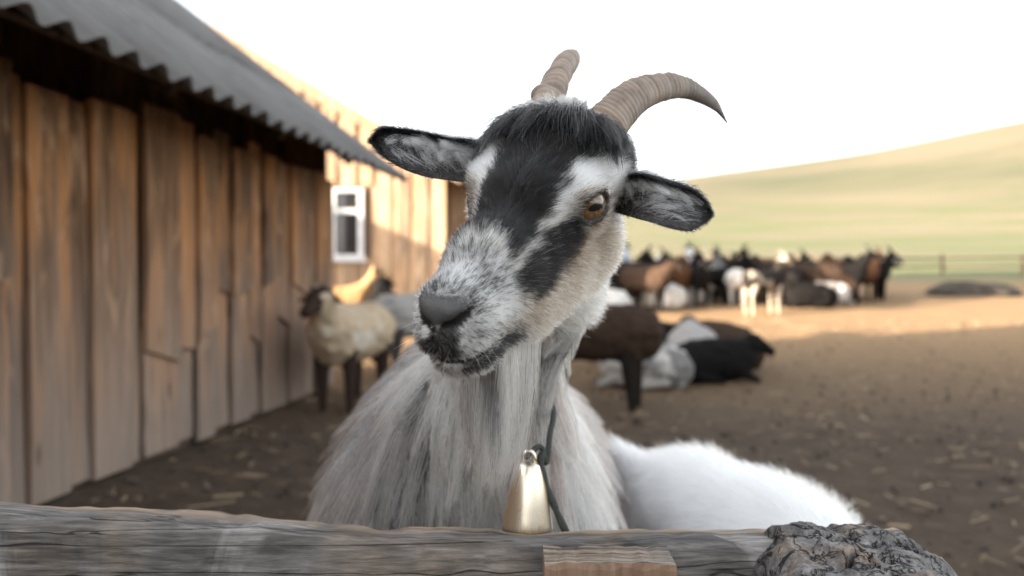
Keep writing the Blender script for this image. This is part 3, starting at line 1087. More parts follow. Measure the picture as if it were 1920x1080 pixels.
def make_horn(ctrl, radii, wide_dir, flat, seed):
    """ctrl: world points, radii: along the broad axis; rings as raised ridges"""
    n, m = 170, 28
    C = catmull(ctrl, n)
    r = np.interp(np.linspace(0, 1, n), np.linspace(0, 1, len(radii)), radii)
    s = np.linspace(0, 1, n)
    rr = np.random.default_rng(seed)
    ridge = np.zeros(n)
    pos = .02; k = 0
    while pos < .80:
        wdt = (.020 + .012 * rr.random()) * (1 - .3 * pos)
        u = (s - pos) / wdt
        ridge = np.maximum(ridge, np.where((u > -.5) & (u < .5), (np.cos(u * 2 * math.pi) * .5 + .5) ** .8, 0) * (.6 + .6 * rr.random()))
        pos += wdt * (.95 + .3 * rr.random())
    ridge *= 1 - sstep(.55, .85, s)
    T = np.gradient(C, axis=0); T = unit(T)
    V = []; cols = []
    for i in range(n):
        w = np.array(wide_dir, float); w = w - T[i] * (w @ T[i]); w /= np.linalg.norm(w)
        q = np.cross(T[i], w)
        for j in range(m):
            a = 2 * math.pi * j / m
            wob = 1 + .02 * math.sin(3 * a + i * .11 + seed)
            amp = .0023 * ridge[i] * (.55 + .45 * math.cos(a + .6 * math.sin(i * .3)))
            rad = r[i] * wob
            V.append(C[i] + w * math.cos(a) * (rad + amp) + q * math.sin(a) * (rad * flat + amp))
            base = np.array([.40, .325, .265]) * (1 - s[i] ** 2) + np.array([.22, .195, .185]) * s[i] ** 2
            cols.append(base * (.70 + .45 * ridge[i]))
    F = [(i * m + j, i * m + (j + 1) % m, (i + 1) * m + (j + 1) % m, (i + 1) * m + j) for i in range(n - 1) for j in range(m)]
    F.append(tuple((n - 1) * m + j for j in range(m)))
    return mesh_obj('horn', np.array(V), F, m_horn, goat, True, np.array(cols))


def ats(l): return [tuple(at(*p)) for p in l]


hl = ats([(1122, 262, .685), (1146, 226, .692), (1172, 197, .705), (1200, 178, .722), (1234, 165.5, .742), (1271, 163, .760), (1307, 174, .774), (1340, 197, .784), (1364, 231, .790)])
make_horn(hl, [.0195, .0178, .0165, .0148, .0130, .0116, .0098, .0064, .0010], (-.55, -.1, .8), .66, 1)
hr = ats([(1010, 232, .700), (1024, 194, .712), (1038, 162, .742), (1052, 134, .782), (1064, 119, .826), (1070, 116, .866), (1070, 124, .896), (1064, 140, .915), (1056, 158, .924)])
make_horn(hr, [.0175, .0160, .0155, .0145, .0130, .0116, .0098, .0064, .0010], (.25, .75, .6), .74, 2)

# ---- ears
m_ear, nt, b = new_mat('ear_skin')
an = node(nt, 'ShaderNodeAttribute', attribute_name='coat')
nt.links.new(an.outputs['Color'], b.inputs['Base Color'])
b.inputs['Roughness'].default_value = .65


def make_ear(edge_a, edge_b, cup, outward, seed):
    """edge_a / edge_b: world points of the upper and lower rim from base to tip; cup = depth of the bowl"""
    ns, nt_ = 34, 21
    A = catmull(edge_a, ns); B = catmull(edge_b, ns)
    outward = np.array(outward, float); outward /= np.linalg.norm(outward)
    s = np.linspace(0, 1, ns)
    grid = np.zeros((ns, nt_, 3)); nrm = np.zeros((ns, nt_, 3))
    for i in range(ns):
        w = B[i] - A[i]
        for j in range(nt_):
            t = j / (nt_ - 1)
            u = 2 * t - 1
            dep = (1 - abs(u) ** 2.2) * cup * (np.linalg.norm(w) / .055) * (1.15 - .75 * s[i])
            grid[i, j] = A[i] + w * t - outward * dep
    du = np.gradient(grid, axis=0); dv = np.gradient(grid, axis=1)
    nn_ = unit(np.cross(du, dv))
    if (nn_.mean((0, 1)) @ outward) < 0: nn_ = -nn_
    th = .0032
    tt = np.abs(np.linspace(-1, 1, nt_))[None] * np.ones((ns, 1))
    thick = th * (1 - .65 * np.maximum(tt ** 6, (s[:, None] ** 8)))
    front = grid; back = grid - nn_ * thick[..., None]
    V = np.concatenate([front.reshape(-1, 3), back.reshape(-1, 3)])
    o = ns * nt_
    F = []
    for i in range(ns - 1):
        for j in range(nt_ - 1):
            a, b_, c, d_ = i * nt_ + j, i * nt_ + j + 1, (i + 1) * nt_ + j + 1, (i + 1) * nt_ + j
            F.append((a, b_, c, d_)); F.append((a + o, d_ + o, c + o, b_ + o))
    for i in range(ns - 1):
        for j, fl in ((0, 0), (nt_ - 1, 1)):
            a, d_ = i * nt_ + j, (i + 1) * nt_ + j
            F.append((a, d_, d_ + o, a + o) if not fl else (a, a + o, d_ + o, d_))
    for i in (0, ns - 1):
        for j in range(nt_ - 1):
            a, b_ = i * nt_ + j, i * nt_ + j + 1
            F.append((a, a + o, b_ + o, b_) if i == 0 else (a, b_, b_ + o, a + o))
    ss, tg = np.meshgrid(s, np.linspace(0, 1, nt_), indexing='ij')
    skin_f = np.where(((ss > .72) | (tg < .2))[..., None], np.array([.012, .012, .012]), np.array([.035, .030, .028]))
    cols = np.concatenate([skin_f.reshape(-1, 3), np.where((ss.reshape(-1, 1) > .6), .015, .12) * np.ones((o, 3))])
    ear = mesh_obj('ear', V, F, m_ear, goat, True, cols)
    # ear hair
    r2 = np.random.default_rng(seed)
    # inner long hair: starts at the upper rim and the root, lies over the bowl towards the tip
    n = 1250
    si = .04 + r2.random(n) ** 1.2 * .66; ti = np.where(r2.random(n) < .55, .20 + .25 * r2.random(n), .2 + .72 * r2.random(n))
    ii = np.clip((si * (ns - 1)).astype(int), 0, ns - 1); jj = np.clip((ti * (nt_ - 1)).astype(int), 0, nt_ - 1)
    P = grid[ii, jj]; N = nn_[ii, jj]
    dS = unit(du[ii, jj]); dT = unit(dv[ii, jj])
    D = unit(dS * (.75 + .25 * r2.random((n, 1))) + dT * (.55 - .9 * ti[:, None] + .3 * r2.normal(0, 1, (n, 1))) + N * .34)
    L = (.014 + .018 * r2.random(n)) * (1.15 - .70 * si)
    cl = nearest_guides(P, .011, r2)
    pts1 = grow(P, D, L, 6, .35, .12, r2, cl, .75)
    c1 = pick(r2.random(n), (.72, WHITE * .92), (.18, CREAM * .8), (.10, GREY))
    # short dense fur on the bowl near the tip and the rims, black at the margin
    n2 = 5200
    si = r2.random(n2) ** .8; ti = np.where(r2.random(n2) < .5, np.where(r2.random(n2) < .65, r2.beta(1, 5, n2), 1 - r2.beta(1, 6, n2)), r2.random(n2))
    ii = np.clip((si * (ns - 1)).astype(int), 0, ns - 1); jj = np.clip((ti * (nt_ - 1)).astype(int), 0, nt_ - 1)
    fi = np.clip(si * (ns - 1), 0, ns - 1.001); fj = np.clip(ti * (nt_ - 1), 0, nt_ - 1.001)
    i0 = fi.astype(int); j0 = fj.astype(int); fa = (fi - i0)[:, None]; fb = (fj - j0)[:, None]
    P = (grid[i0, j0] * (1 - fa) + grid[i0 + 1, j0] * fa) * (1 - fb) + (grid[i0, j0 + 1] * (1 - fa) + grid[i0 + 1, j0 + 1] * fa) * fb
    N = nn_[i0, j0]; dS = unit(du[i0, j0]); dT = unit(dv[i0, j0])
    sideways = np.sign(ti - .5)[:, None] * sstep(.3, .5, np.abs(ti - .5))[:, None]
    D = unit(dS * .7 + dT * sideways * .9 + N * .45)
    L = (.0035 + .0035 * r2.random(n2))
    pts2 = grow(P, D, L, 6, .1, .2, r2)
    edge = np.maximum(1 - sstep(.16, .30, ti + .03 * r2.normal(0, 1, n2)), sstep(.955, .99, ti) * (si > .5))
    edge = np.maximum(edge, sstep(.74, .90, si + .05 * r2.normal(0, 1, n2)))
    edge *= sstep(.10, .3, si)
    c2 = pick(r2.random(n2), (.22, GREY * .5), (.06, WHITE * .6), (.72, DGREY * .4))
    c2 = blend(c2, BLACK, edge * .97, r2.random(n2))
    # back of the ear
    n3 = 3200
    si = r2.random(n3); ti = r2.random(n3)
    ii = np.clip((si * (ns - 1)).astype(int), 0, ns - 1); jj = np.clip((ti * (nt_ - 1)).astype(int), 0, nt_ - 1)
    P = back[ii, jj] + r2.normal(0, .0008, (n3, 3)); N = -nn_[ii, jj]
    D = unit(unit(du[ii, jj]) * .9 + N * .28)
    pts3 = grow(P, D, .005 + .004 * r2.random(n3), 6, .1, .15, r2)
    c3 = pick(r2.random(n3), (.45, GREY * 1.2), (.3, CREAM * .8), (.25, DGREY))
    c3 = blend(c3, BLACK, sstep(.55, .75, si), r2.random(n3))
    hair_obj('ear_fur', np.concatenate([pts1, pts2, pts3]), np.concatenate([np.full(n, .00034), np.full(n2 + n3, .00022)]), .2, np.concatenate([c1, c2, c3]), ear)
    return ear


# ear on the goat's right side stands out level, the left one droops
ea = ats([(915, 268, .700), (878, 262, .692), (842, 258, .684), (790, 247, .672), (745, 241, .664), (716, 243, .660), (703, 258, .658)])
eb = ats([(915, 330, .690), (880, 339, .676), (842, 336, .664), (800, 330, .655), (755, 314, .650), (718, 290, .652), (704, 264, .656)])
make_ear(ea, eb, .020, (.10, -.85, -.40), 41)
ea = ats([(1128, 352, .705), (1160, 336, .676), (1190, 326, .655), (1220, 329, .652), (1258, 340, .662), (1300, 355, .672), (1324, 380, .678), (1329, 400, .680)])
eb = ats([(1128, 388, .705), (1160, 400, .678), (1190, 408, .654), (1220, 415, .647), (1255, 426, .650), (1292, 432, .658), (1316, 420, .668), (1328, 404, .678)])
make_ear(ea, eb, .026, (-.05, -.80, -.50), 43)

# ---- eyes
m_eye, nt, b = new_mat('eye_iris')
tc = node(nt, 'ShaderNodeTexCoord')
n1 = noise(nt, mapping(nt, tc.outputs['Object'], (1, 1, 1)), 300, 5, .6)
nt.links.new(ramp(nt, n1, [(.3, (.070, .034, .013)), (.5, (.19, .100, .042)), (.7, (.30, .185, .085))]), b.inputs['Base Color'])
b.inputs['Roughness'].default_value = .12
b.inputs['Coat Weight'].default_value = 1.0
b.inputs['Coat Roughness'].default_value = .02
m_ball, nt, b = new_mat('eye_ball')
b.inputs['Base Color'].default_value = (.035, .022, .015, 1)
b.inputs['Roughness'].default_value = .1
m_pup, nt, b = new_mat('eye_pupil')
b.inputs['Base Color'].default_value = (.004, .005, .009, 1)
b.inputs['Roughness'].default_value = .08
b.inputs['Coat Weight'].default_value = 1.0
for sx in (1, -1):
    ec = np.array((sx * .0425, .004, -.018))
    o = np.array((sx * .80, .52, .16)); o /= np.linalg.norm(o)
    up = np.array((0, .25, 1.0)); t1 = np.cross(up, o); t1 /= np.linalg.norm(t1); t2 = np.cross(o, t1)
    rad = .0166

    def cap(rf, amax, sq=(1, 1), nr=14, na=36):
        V = []; F = []
        for i in range(nr + 1):
            for j in range(na):
                th_ = 2 * math.pi * j / na
                cx = math.cos(th_) * i / nr * sq[0]; cy = math.sin(th_) * i / nr * sq[1]
                ra = math.hypot(cx, cy) * amax
                dr = (t1 * cx + t2 * cy) / (math.hypot(cx, cy) + 1e-9)
                V.append(from_head(ec + (o * math.cos(ra) + dr * math.sin(ra)) * rad * rf))
        for i in range(nr):
            for j in range(na):
                F.append((i * na + j, i * na + (j + 1) % na, (i + 1) * na + (j + 1) % na, (i + 1) * na + j))
        return np.array(V), F
    v_, f_ = cap(1.0, math.pi * .98)
    eye = mesh_obj('eye', v_, f_, m_ball, goat, True)
    v_, f_ = cap(1.012, R_(56))
    mesh_obj('iris', v_, f_, m_eye, eye, True)
    v_, f_ = cap(1.02, R_(30), (1, .36))
    mesh_obj('pupil', v_, f_, m_pup, eye, True)

# ---- topknot: dark fringe falling over the forehead, white at the crown
rg = np.random.default_rng(77)
n = 12000
wv2 = np.where((qv[:, 1] > -.105) & (qv[:, 1] < -.030) & (np.abs(qv[:, 0]) < .05) & (qv[:, 2] > .0), 1.0, 0) * inner
wv2 *= sstep(-.030, -.055, qv[:, 1])
P, f = sample_surface(GV, GF, GA, wv2, n, rg)
N = unit(GN[GF[f]].mean(1)); Q = to_head(P)
x, y, z = Q.T
d = np.stack([x * 14 + rg.normal(0, .25, n), np.full(n, 1.0), np.full(n, .10)], 1)
D = unit(tangent(d @ HR.T, N) * .8 + N * np.interp(y, [-.09, -.075, -.055], [.18, .45, .72])[:, None] * (.6 + .8 * rg.random((n, 1))))
L = (.014 + .028 * rg.random(n)) * np.interp(y, [-.085, -.06], [.75, 1.35]) * np.interp(np.abs(x), [0, .03, .05], [1.1, 1.0, .75])
wc = (1 - sstep(.019, .025, np.linalg.norm((Q - np.array([-.016, -.082, .032])) * np.array([.75, 1, .4]), axis=1)))
white_ = wc > .5
D[white_] = unit(N[white_] * .75 + (np.array([0, .45, 0]) @ HR.T))
L = np.where(white_, .012 + .012 * rg.random(n), L)
cl = nearest_guides(P, .007, rg)
pts = grow(P, D, L, 8, np.where(white_, .5, 1.5), .10, rg, cl, .5)
cols = pick(rg.random(n), (.90, BLACK), (.07, DGREY), (.03, GREY))
cols = blend(cols, WHITE, wc, rg.random(n))
hair_obj('topknot', pts, .00024 + .00008 * rg.random(n), .2, cols, goat)

# ---- beard
n = 4200
wv3 = np.where((qv[:, 1] > .032) & (qv[:, 1] < .108) & (np.abs(qv[:, 0]) < .018), 1.0, 0) * inner * (fw > .3) * sstep(-.35, -.7, (GN @ HR)[:, 2])
P, f = sample_surface(GV, GF, GA, wv3, n, rg)
N = unit(GN[GF[f]].mean(1)); Q = to_head(P)
D = unit(np.stack([rg.normal(-.02, .06, n), rg.normal(0, .06, n), np.full(n, -1.0)], 1) + N * .10)
L = np.interp(Q[:, 1], [.03, .06, .10, .118], [.112, .135, .105, .06]) * (.35 + .70 * rg.random(n) ** .7)
cl = nearest_guides(P, .011, rg)
mid = P.mean(0)
curl = np.stack([(mid[0] - .026 - P[:, 0]) * 6.5, (mid[1] - P[:, 1]) * 3.0, np.full(n, -.3)], 1)
pts = grow(P + N * -.002, D, L, 10, .6, .035, rg, cl, .55, curl)
lk = vnoise(P, 130, 8)
cols = pick(rg.random(n), (.60, WHITE), (.33, CREAM), (.07, GREY))
cols = blend(cols, pick(rg.random(n), (.55, DGREY), (.45, GREY)), sstep(.52, .66, lk[cl]) * .85, rg.random(n))
hair_obj('beard', pts, .00026 + .00008 * rg.random(n), .25, cols, goat)

# ---- long coat of the neck, chest and body
rg = np.random.default_rng(99)
wv4 = np.where(fw < .6, 1.0, 0) * (GV[:, 2] > .34)
wv4 *= np.where(inner, 1, np.interp(GV[:, 1], [.7, .95, 1.2, 2.0], [1, 1, .5, .22]))
n = 52000
P, f = sample_surface(GV, GF, GA, wv4, n, rg)
N = unit(GN[GF[f]].mean(1))
dn = np.stack([np.zeros(n), np.interp(P[:, 1], [.9, 1.1], [.0, .45]), np.full(n, -1.0)], 1)
dn[:, 0] += vnoise(P, 14, 2) * .9 - .45
D = unit(tangent(dn, N) * .82 + N * .30)
throat = sstep(.80, .92, P[:, 2]) * (P[:, 1] < .95)
L = (.105 * (1 - throat) + .023 * throat) * (.45 + .7 * rg.random(n))
L *= np.interp(P[:, 1], [.8, 1.0, 1.2], [1, 1, .85])
cl = nearest_guides(P, .028, rg)
lock = np.random.default_rng(6).random(n)[cl]
pts = grow(P - N * .002, D, L, 8, .9 * (1 - throat) + .25 * throat, .07, rg, cl, .84)
cols = coat_colour(P, rg, lock) * (.82 + .3 * rg.random((n, 1)))
hair_obj('coat', pts, np.where(P[:, 2] > .85, .00022, .00036) * (.8 + .5 * rg.random(n)), .25, cols, goat)

# ---- whiskers and lashes
n = 46
vi = np.where(inner & (qv[:, 1] > .135) & (qv[:, 2] < -.065) & (fw > .5))[0]
vi = rg.choice(vi, n)
P = GV[vi]; N = GN[vi]
D = unit(N * .8 + np.array([[-.1, -.25, -.25]]))
pts = grow(P, D, .012 + .018 * rg.random(n), 6, .3, .1, rg)
hair_obj('whisker', pts, .00013, .3, np.tile(WHITE * .8, (n, 1)), goat)
for sx in (1, -1):
    n = 34
    e_ = np.zeros((n, 3))
    aa = np.linspace(.35, math.pi - .25, n)
    o = np.array((sx * .80, .52, .16)); o /= np.linalg.norm(o)
    t1 = np.array((0, 1, 0.0)) - o * o[1]; t1 /= np.linalg.norm(t1); t2 = np.cross(o, t1) * (1 if sx > 0 else -1)
    base = np.array((sx * .0425, .004, -.018)) + o * .0175
    for i_, a_ in enumerate(aa):
        e_[i_] = base + t1 * math.cos(a_) * .0125 + t2 * math.sin(a_) * .0085
    D = unit(np.tile((o * .8 + t2 * .35), (n, 1)) + rg.normal(0, .12, (n, 3))) @ HR.T
    pts = grow(from_head(e_), D, .007 + .004 * rg.random(n), 6, .5, .05, rg)
    hair_obj('eyelash', pts, .00016, .3, np.tile(BLACK, (n, 1)), goat)
# ------------------------------------------------------------------ the fence in front of the goat
m_rail = wood_mat('fence_wood', (.055, .052, .050), (.160, .153, .147), (.33, .315, .305), grain=(7, 85, 85), warm=(.27, .205, .15), bstr=.9)
m_picket = wood_mat('picket_wood', (.085, .060, .045), (.175, .125, .095), (.27, .215, .175), grain=(42, 42, 3), bstr=.8)


_nt = m_rail.node_tree
_b = _nt.nodes['Principled BSDF']
_tc = node(_nt, 'ShaderNodeTexCoord')
_f1 = noise(_nt, mapping(_nt, _tc.outputs['Object'], (1.1, 62, 62)), 1.0, 2, .45, 0.0)
_f2 = noise(_nt, mapping(_nt, _tc.outputs['Object'], (22, 240, 240)), 1.0, 5, .65, .3)
_dd = math_(_nt, 'ABSOLUTE', math_(_nt, 'SUBTRACT', _f1, .5))
_cr = ramp(_nt, _dd, [(.0, (1, 1, 1)), (.003, (1, 1, 1)), (.012, (0, 0, 0))])
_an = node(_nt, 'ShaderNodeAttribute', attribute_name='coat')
_lit_mask = math_(_nt, 'MULTIPLY', _an.outputs['Fac'], ramp(_nt, noise(_nt, mapping(_nt, _tc.outputs['Object'], (14, 60, 60)), 1.0, 5, .6), [(.36, (0, 0, 0)), (.52, (1, 1, 1))]))
_old = _b.inputs['Base Color'].links[0].from_socket
_c2 = mixc(_nt, 1.0, _old, ramp(_nt, _f2, [(.3, (.5, .5, .5)), (.5, (1.0, 1.0, 1.0)), (.7, (1.7, 1.68, 1.65))]), 'MULTIPLY')
_c2 = mixc(_nt, math_(_nt, 'MULTIPLY', _cr, .7), _c2, (.025, .023, .022))
bump(_nt, math_(_nt, 'SUBTRACT', math_(_nt, 'MULTIPLY', _f2, .7), _cr), _b, .8, .003)
_nt.links.new(mixc(_nt, math_(_nt, 'MULTIPLY', _lit_mask, .85), _c2, (.52, .385, .27)), _b.inputs['Base Color'])  # tan mixed in to paint the edge as if sunlit


def rail_mesh(x0, x1, y0, y1, zb, top_fn, n=150, m=9, seed=0, front_bow=.0):
    """rough sawn rail: cross-section rounded at the upper edges, wavy top"""
    r = np.random.default_rng(seed)
    V = []
    prof = [(0, 0), (0, .55), (0, .86), (.03, .95), (.14, 1.0), (.5, 1.005), (.86, 1.0), (.97, .94), (1, .55), (1, 0)]
    xs_ = np.linspace(x0, x1, n)
    for i, x in enumerate(xs_):
        zt = top_fn(x)
        for j, (u, w) in enumerate(prof):
            p = np.array([[x, u * 3 + j * .31, w * 2]])
            nz = (vnoise(p, 9, seed)[0] - .5) * .010 + (vnoise(p, 38, seed + 1)[0] - .5) * .005
            nzz = (vnoise(p, 22, seed + 2)[0] - .5) * .006 + (vnoise(p, 70, seed + 4)[0] - .5) * .003
            V.append((x, y0 + (y1 - y0) * u + (nz if u < .2 else (-nz if u > .8 else 0)), zb + (zt - zb) * w + (nzz if w > .9 else 0)))
    k = len(prof)
    F = [(i * k + j, (i + 1) * k + j, (i + 1) * k + j + 1, i * k + j + 1) for i in range(n - 1) for j in range(k - 1)]
    F += [(i * k + k - 1, (i + 1) * k + k - 1, (i + 1) * k, i * k) for i in range(n - 1)]
    F += [tuple(range(k)), tuple(reversed([(n - 1) * k + j for j in range(k)]))]
    return np.array(V), F


fence = empty('rail_fence', (0, .68, 0), 0, 'weathered grey rail fence with a gnarled post in front of the goat', 'fence')
RY0, RY1 = .655, .705


def rail_top(x):
    px = 960 + x / .70 * FPX
    y = np.interp(px, [-300, 0, 120, 300, 420, 560, 700, 1000, 1300, 1640, 1900], [925, 941, 946, 957, 968, 979, 990, 996, 996, 990, 986])
    return CAM_H - (y - 510) / FPX * .70


v_, f_ = rail_mesh(-.95, .335, RY0, RY1, .56, rail_top, n=330, seed=3)
lit_edge = np.tile(np.array([0, 0, 0, 0, 0, .0, 1, 1, .3, 0.]), 330)  # sunlit look of the rail's top back edge, painted as a strip
mesh_obj('rail', v_, f_, m_rail, fence, True, np.repeat(lit_edge[:, None], 3, 1))
v_, f_ = rail_mesh(-.95, .34, RY0 + .004, RY1 - .004, .30, lambda x: .415 + .01 * math.sin(x * 5), seed=8, n=60)
mesh_obj('rail', v_, f_, m_rail, fence, True)
# picket nailed to the near face
pk = MB()
n_ = 13
px0, px1 = (1021 - 960) / FPX * .615, (1266 - 960) / FPX * .615
top_z = .7265
vs, fs = [], []
pr = random.Random(3)
lv = [0.02, .3, .6, .70, top_z - .004, top_z]
for zi, z in enumerate(lv):
    ring = []
    for j in range(n_):
        x = px0 + (px1 - px0) * j / (n_ - 1)
        ring.append((x, .604 + (.003 if j in (3, 7, 8) else 0) + (.002 if zi == len(lv) - 1 else 0) + pr.uniform(-.0008, .0008), z + (pr.uniform(-.0015, .001) if zi >= 4 else 0)))
    for j in reversed(range(n_)):
        x = px0 + (px1 - px0) * j / (n_ - 1)
        ring.append((x, .645, z + (pr.uniform(-.001, .001) if zi >= 4 else 0)))
    vs += ring
kn = 2 * n_
for zi in range(len(lv) - 1):
    for j in range(kn):
        fs.append((zi * kn + j, zi * kn + (j + 1) % kn, (zi + 1) * kn + (j + 1) % kn, (zi + 1) * kn + j))
for j in range(n_ - 1):
    t_ = (len(lv) - 1) * kn
    fs.append((t_ + j, t_ + j + 1, t_ + kn - 2 - j, t_ + kn - 1 - j))
pk.add(vs, fs)
po = pk.build('picket', m_picket, fence)
po.data.materials.append(m_rail)
for pl_ in list(po.data.polygons)[-(n_ - 1):]: pl_.material_index = 1

# gnarled post
m_post, nt, b = new_mat('gnarled_wood')
tc = node(nt, 'ShaderNodeTexCoord')
v = tc.outputs['Object']
n1 = noise(nt, v, 26, 8, .7, .8)
n2 = noise(nt, v, 95, 6, .7)
n3 = noise(nt, v, 9, 4, .6)
vo = node(nt, 'ShaderNodeTexVoronoi'); vo.feature = 'DISTANCE_TO_EDGE'
vo.inputs['Scale'].default_value = 1.0
wv_ = node(nt, 'ShaderNodeVectorMath', operation='ADD')
nv = node(nt, 'ShaderNodeTexNoise'); nv.inputs['Scale'].default_value = 18
nt.links.new(v, nv.inputs['Vector'])
sc_ = node(nt, 'ShaderNodeVectorMath', operation='SCALE'); sc_.inputs['Scale'].default_value = .9
nt.links.new(nv.outputs['Color'], sc_.inputs[0])
nt.links.new(mapping(nt, v, (42, 42, 26)), wv_.inputs[0]); nt.links.new(sc_.outputs[0], wv_.inputs[1])
nt.links.new(wv_.outputs[0], vo.inputs['Vector'])
crack = ramp(nt, vo.outputs['Distance'], [(.0, (0, 0, 0)), (.14, (1, 1, 1))])
c = ramp(nt, n1, [(.28, (.060, .056, .056)), (.5, (.19, .182, .178)), (.74, (.38, .36, .35))])
c = mixc(nt, math_(nt, 'MULTIPLY', ramp(nt, n3, [(.55, (0, 0, 0)), (.66, (1, 1, 1))]), math_(nt, 'MULTIPLY', n2, 1.2)), c, (.34, .22, .13))
rd = math_(nt, 'ABSOLUTE', math_(nt, 'SUBTRACT', noise(nt, mapping(nt, v, (38, 38, 16)), 1.0, 5, .65, 1.0), .5))
crl = ramp(nt, rd, [(.008, (0, 0, 0)), (.035, (1, 1, 1))])
c = mixc(nt, 1.0, c, ramp(nt, noise(nt, v, 210, 5, .7), [(.3, (.45, .45, .45)), (.5, (1, 1, 1)), (.7, (1.6, 1.6, 1.6))]), 'MULTIPLY')
c = mixc(nt, crl, (.020, .018, .018), c)
li = ramp(nt, noise(nt, mapping(nt, v, (1, 1, 1), (4, 2, 1)), 30, 3, .5), [(.70, (0, 0, 0)), (.74, (1, 1, 1))])
c = mixc(nt, math_(nt, 'MULTIPLY', li, .7), c, (.22, .24, .09))
nt.links.new(c, b.inputs['Base Color'])
b.inputs['Roughness'].default_value = .9
bump(nt, math_(nt, 'ADD', math_(nt, 'MULTIPLY', crl, .5), math_(nt, 'ADD', n1, n2)), b, .9, .005)
PC = np.array([.285, .640, 0])


def post_sdf(P):
    q = P - PC
    ang = np.arctan2(q[:, 1], q[:, 0])
    r = np.sqrt(q[:, 0] ** 2 + (q[:, 1] * 1.25) ** 2)
    rad = .082 + .008 * np.cos(2 * ang + .5) + .005 * np.cos(5 * ang)
    zt = np.interp(q[:, 0], [-.10, -.078, -.06, .0, .03, .055, .085, .115, .15], [.690, .714, .7275, .730, .727, .716, .694, .664, .61])
    zt = zt + .006 * np.sin(q[:, 1] * 60)
    rad = rad + .035 * sstep(.70, .60, P[:, 2]) * (q[:, 0] > 0)
    d = smax(r - rad, P[:, 2] - zt, .016)
    d = d + (vnoise(P, 22, 1) - .5) * .006 + (vnoise(P, 60, 2) - .5) * .005 + (vnoise(P * np.array([1, 1, .3]), 130, 3) - .5) * .006 + (vnoise(P, 260, 7) - .5) * .003
    # radial shakes in the cut top
    for a_, w_ in ((.3, .0022), (1.9, .0016), (2.8, .002), (-.7, .0025), (-1.6, .0015), (-2.5, .002)):
        n_x, n_y = -math.sin(a_), math.cos(a_)
        pl = np.abs(q[:, 0] * n_x + q[:, 1] * n_y + (vnoise(P, 40, 5) - .5) * .012)
        ok = (q[:, 0] * math.cos(a_) + q[:, 1] * math.sin(a_)) > .008
        d = np.where(ok, smax(d, np.where(P[:, 2] > .66, w_ - pl, -1), .003), d)
    return np.maximum(d, -P[:, 2] + .45)


Vp, Fp = surface_nets(post_sdf, (.12, .52, .44), (.46, .76, .76), .0030)
mesh_obj('post_head', Vp, Fp, m_post, fence)
def post_low(P):
    q = P - PC
    return np.maximum(np.sqrt(q[:, 0] ** 2 + (q[:, 1] * 1.2) ** 2) - .085 + (vnoise(P, 14, 1) - .5) * .02, np.maximum(P[:, 2] - .47, -P[:, 2] - .02))
Vp, Fp = surface_nets(post_low, (.15, .52, -.05), (.42, .76, .5), .012)
mesh_obj('post', Vp, Fp, m_post, fence)

# ------------------------------------------------------------------ bell on its cord
m_brass, nt, b = new_mat('brass')
tc = node(nt, 'ShaderNodeTexCoord')
n1 = noise(nt, mapping(nt, tc.outputs['Object'], (60, 60, 9)), 1.0, 5, .6)
nt.links.new(ramp(nt, n1, [(.3, (.74, .66, .52)), (.6, (.88, .82, .70))]), b.inputs['Base Color'])
b.inputs['Metallic'].default_value = 1.0
nt.links.new(ramp(nt, n1, [(.3, (.34, .34, .34)), (.7, (.24, .24, .24))]), b.inputs['Roughness'])
m_cord, nt, b = new_mat('cord')
tc = node(nt, 'ShaderNodeTexCoord')
n1 = noise(nt, tc.outputs['Object'], 400, 4, .6)
nt.links.new(ramp(nt, n1, [(.3, (.018, .022, .020)), (.7, (.06, .068, .062))]), b.inputs['Base Color'])
b.inputs['Roughness'].default_value = .8
BY = .735
bt = np.array(at(991, 868, BY)); bb = np.array(at(988, 993, BY))
collar = empty('bell_collar', tuple(bb), 0, 'small brass cone bell hanging on a dark cord round the goat\'s neck', 'bell')
axis = bt - bb
Lb = np.linalg.norm(axis)
prof = [(0, .0), (.0235, .001), (.0238, .004), (.0232, .008), (.0205, .030), (.0172, .052), (.0135, .070), (.0105, .080), (.0080, .0840), (.0, .0845)]
prof = [(r_, z_ * Lb / .068 * .82) for r_, z_ in prof]
nseg = 40
V = []; F = []
az = unit(axis); ax_ = unit(np.cross(az, [0, 1, 0])); ay_ = np.cross(az, ax_)
for (r_, z_) in prof:
    for k in range(nseg):
        t_ = 2 * math.pi * k / nseg
        V.append(bb + az * z_ + (ax_ * math.cos(t_) + ay_ * math.sin(t_) * .80) * r_ * 1.0)
for i in range(len(prof) - 1):
    for k in range(nseg):
        F.append((i * nseg + k, i * nseg + (k + 1) % nseg, (i + 1) * nseg + (k + 1) % nseg, (i + 1) * nseg + k))
mesh_obj('bell', np.array(V), F, m_brass, collar)
mb = MB()
topp = bb + az * prof[-1][1]
mb.tube([topp + ax_ * .006 * math.cos(t_) + az * (.001 + .009 * math.sin(t_)) for t_ in np.linspace(-.2, math.pi + .2, 10)], .0022, 8)
mb.build('bell_loop', m_brass, collar, True)
mb = MB()
p_top = topp + az * .008
right = ats([(1001, 853, .735), (1014, 838, .745), (1024, 868, .748), (1031, 815, .766), (1038, 775, .795), (1030, 735, .86), (1010, 705, .89), (980, 690, .92), (940, 690, .93), (895, 705, .90), (882, 745, .85), (900, 800, .79), (950, 840, .75), (985, 856, .736)])
cr = catmull([tuple(p_top)] + right[1:] + [tuple(p_top)], 90)
mb.tube(cr, .0028, 8)
mb.build('cord', m_cord, collar, True)
mb = MB()
tail = catmull(ats([(1018, 846, .742), (1014, 868, .738), (1022, 905, .737), (1040, 950, .737), (1062, 1000, .737)]), 30)
mb.tube(tail, [.0026 + .0012 * abs(math.sin(i * .4)) for i in range(30)], 8)
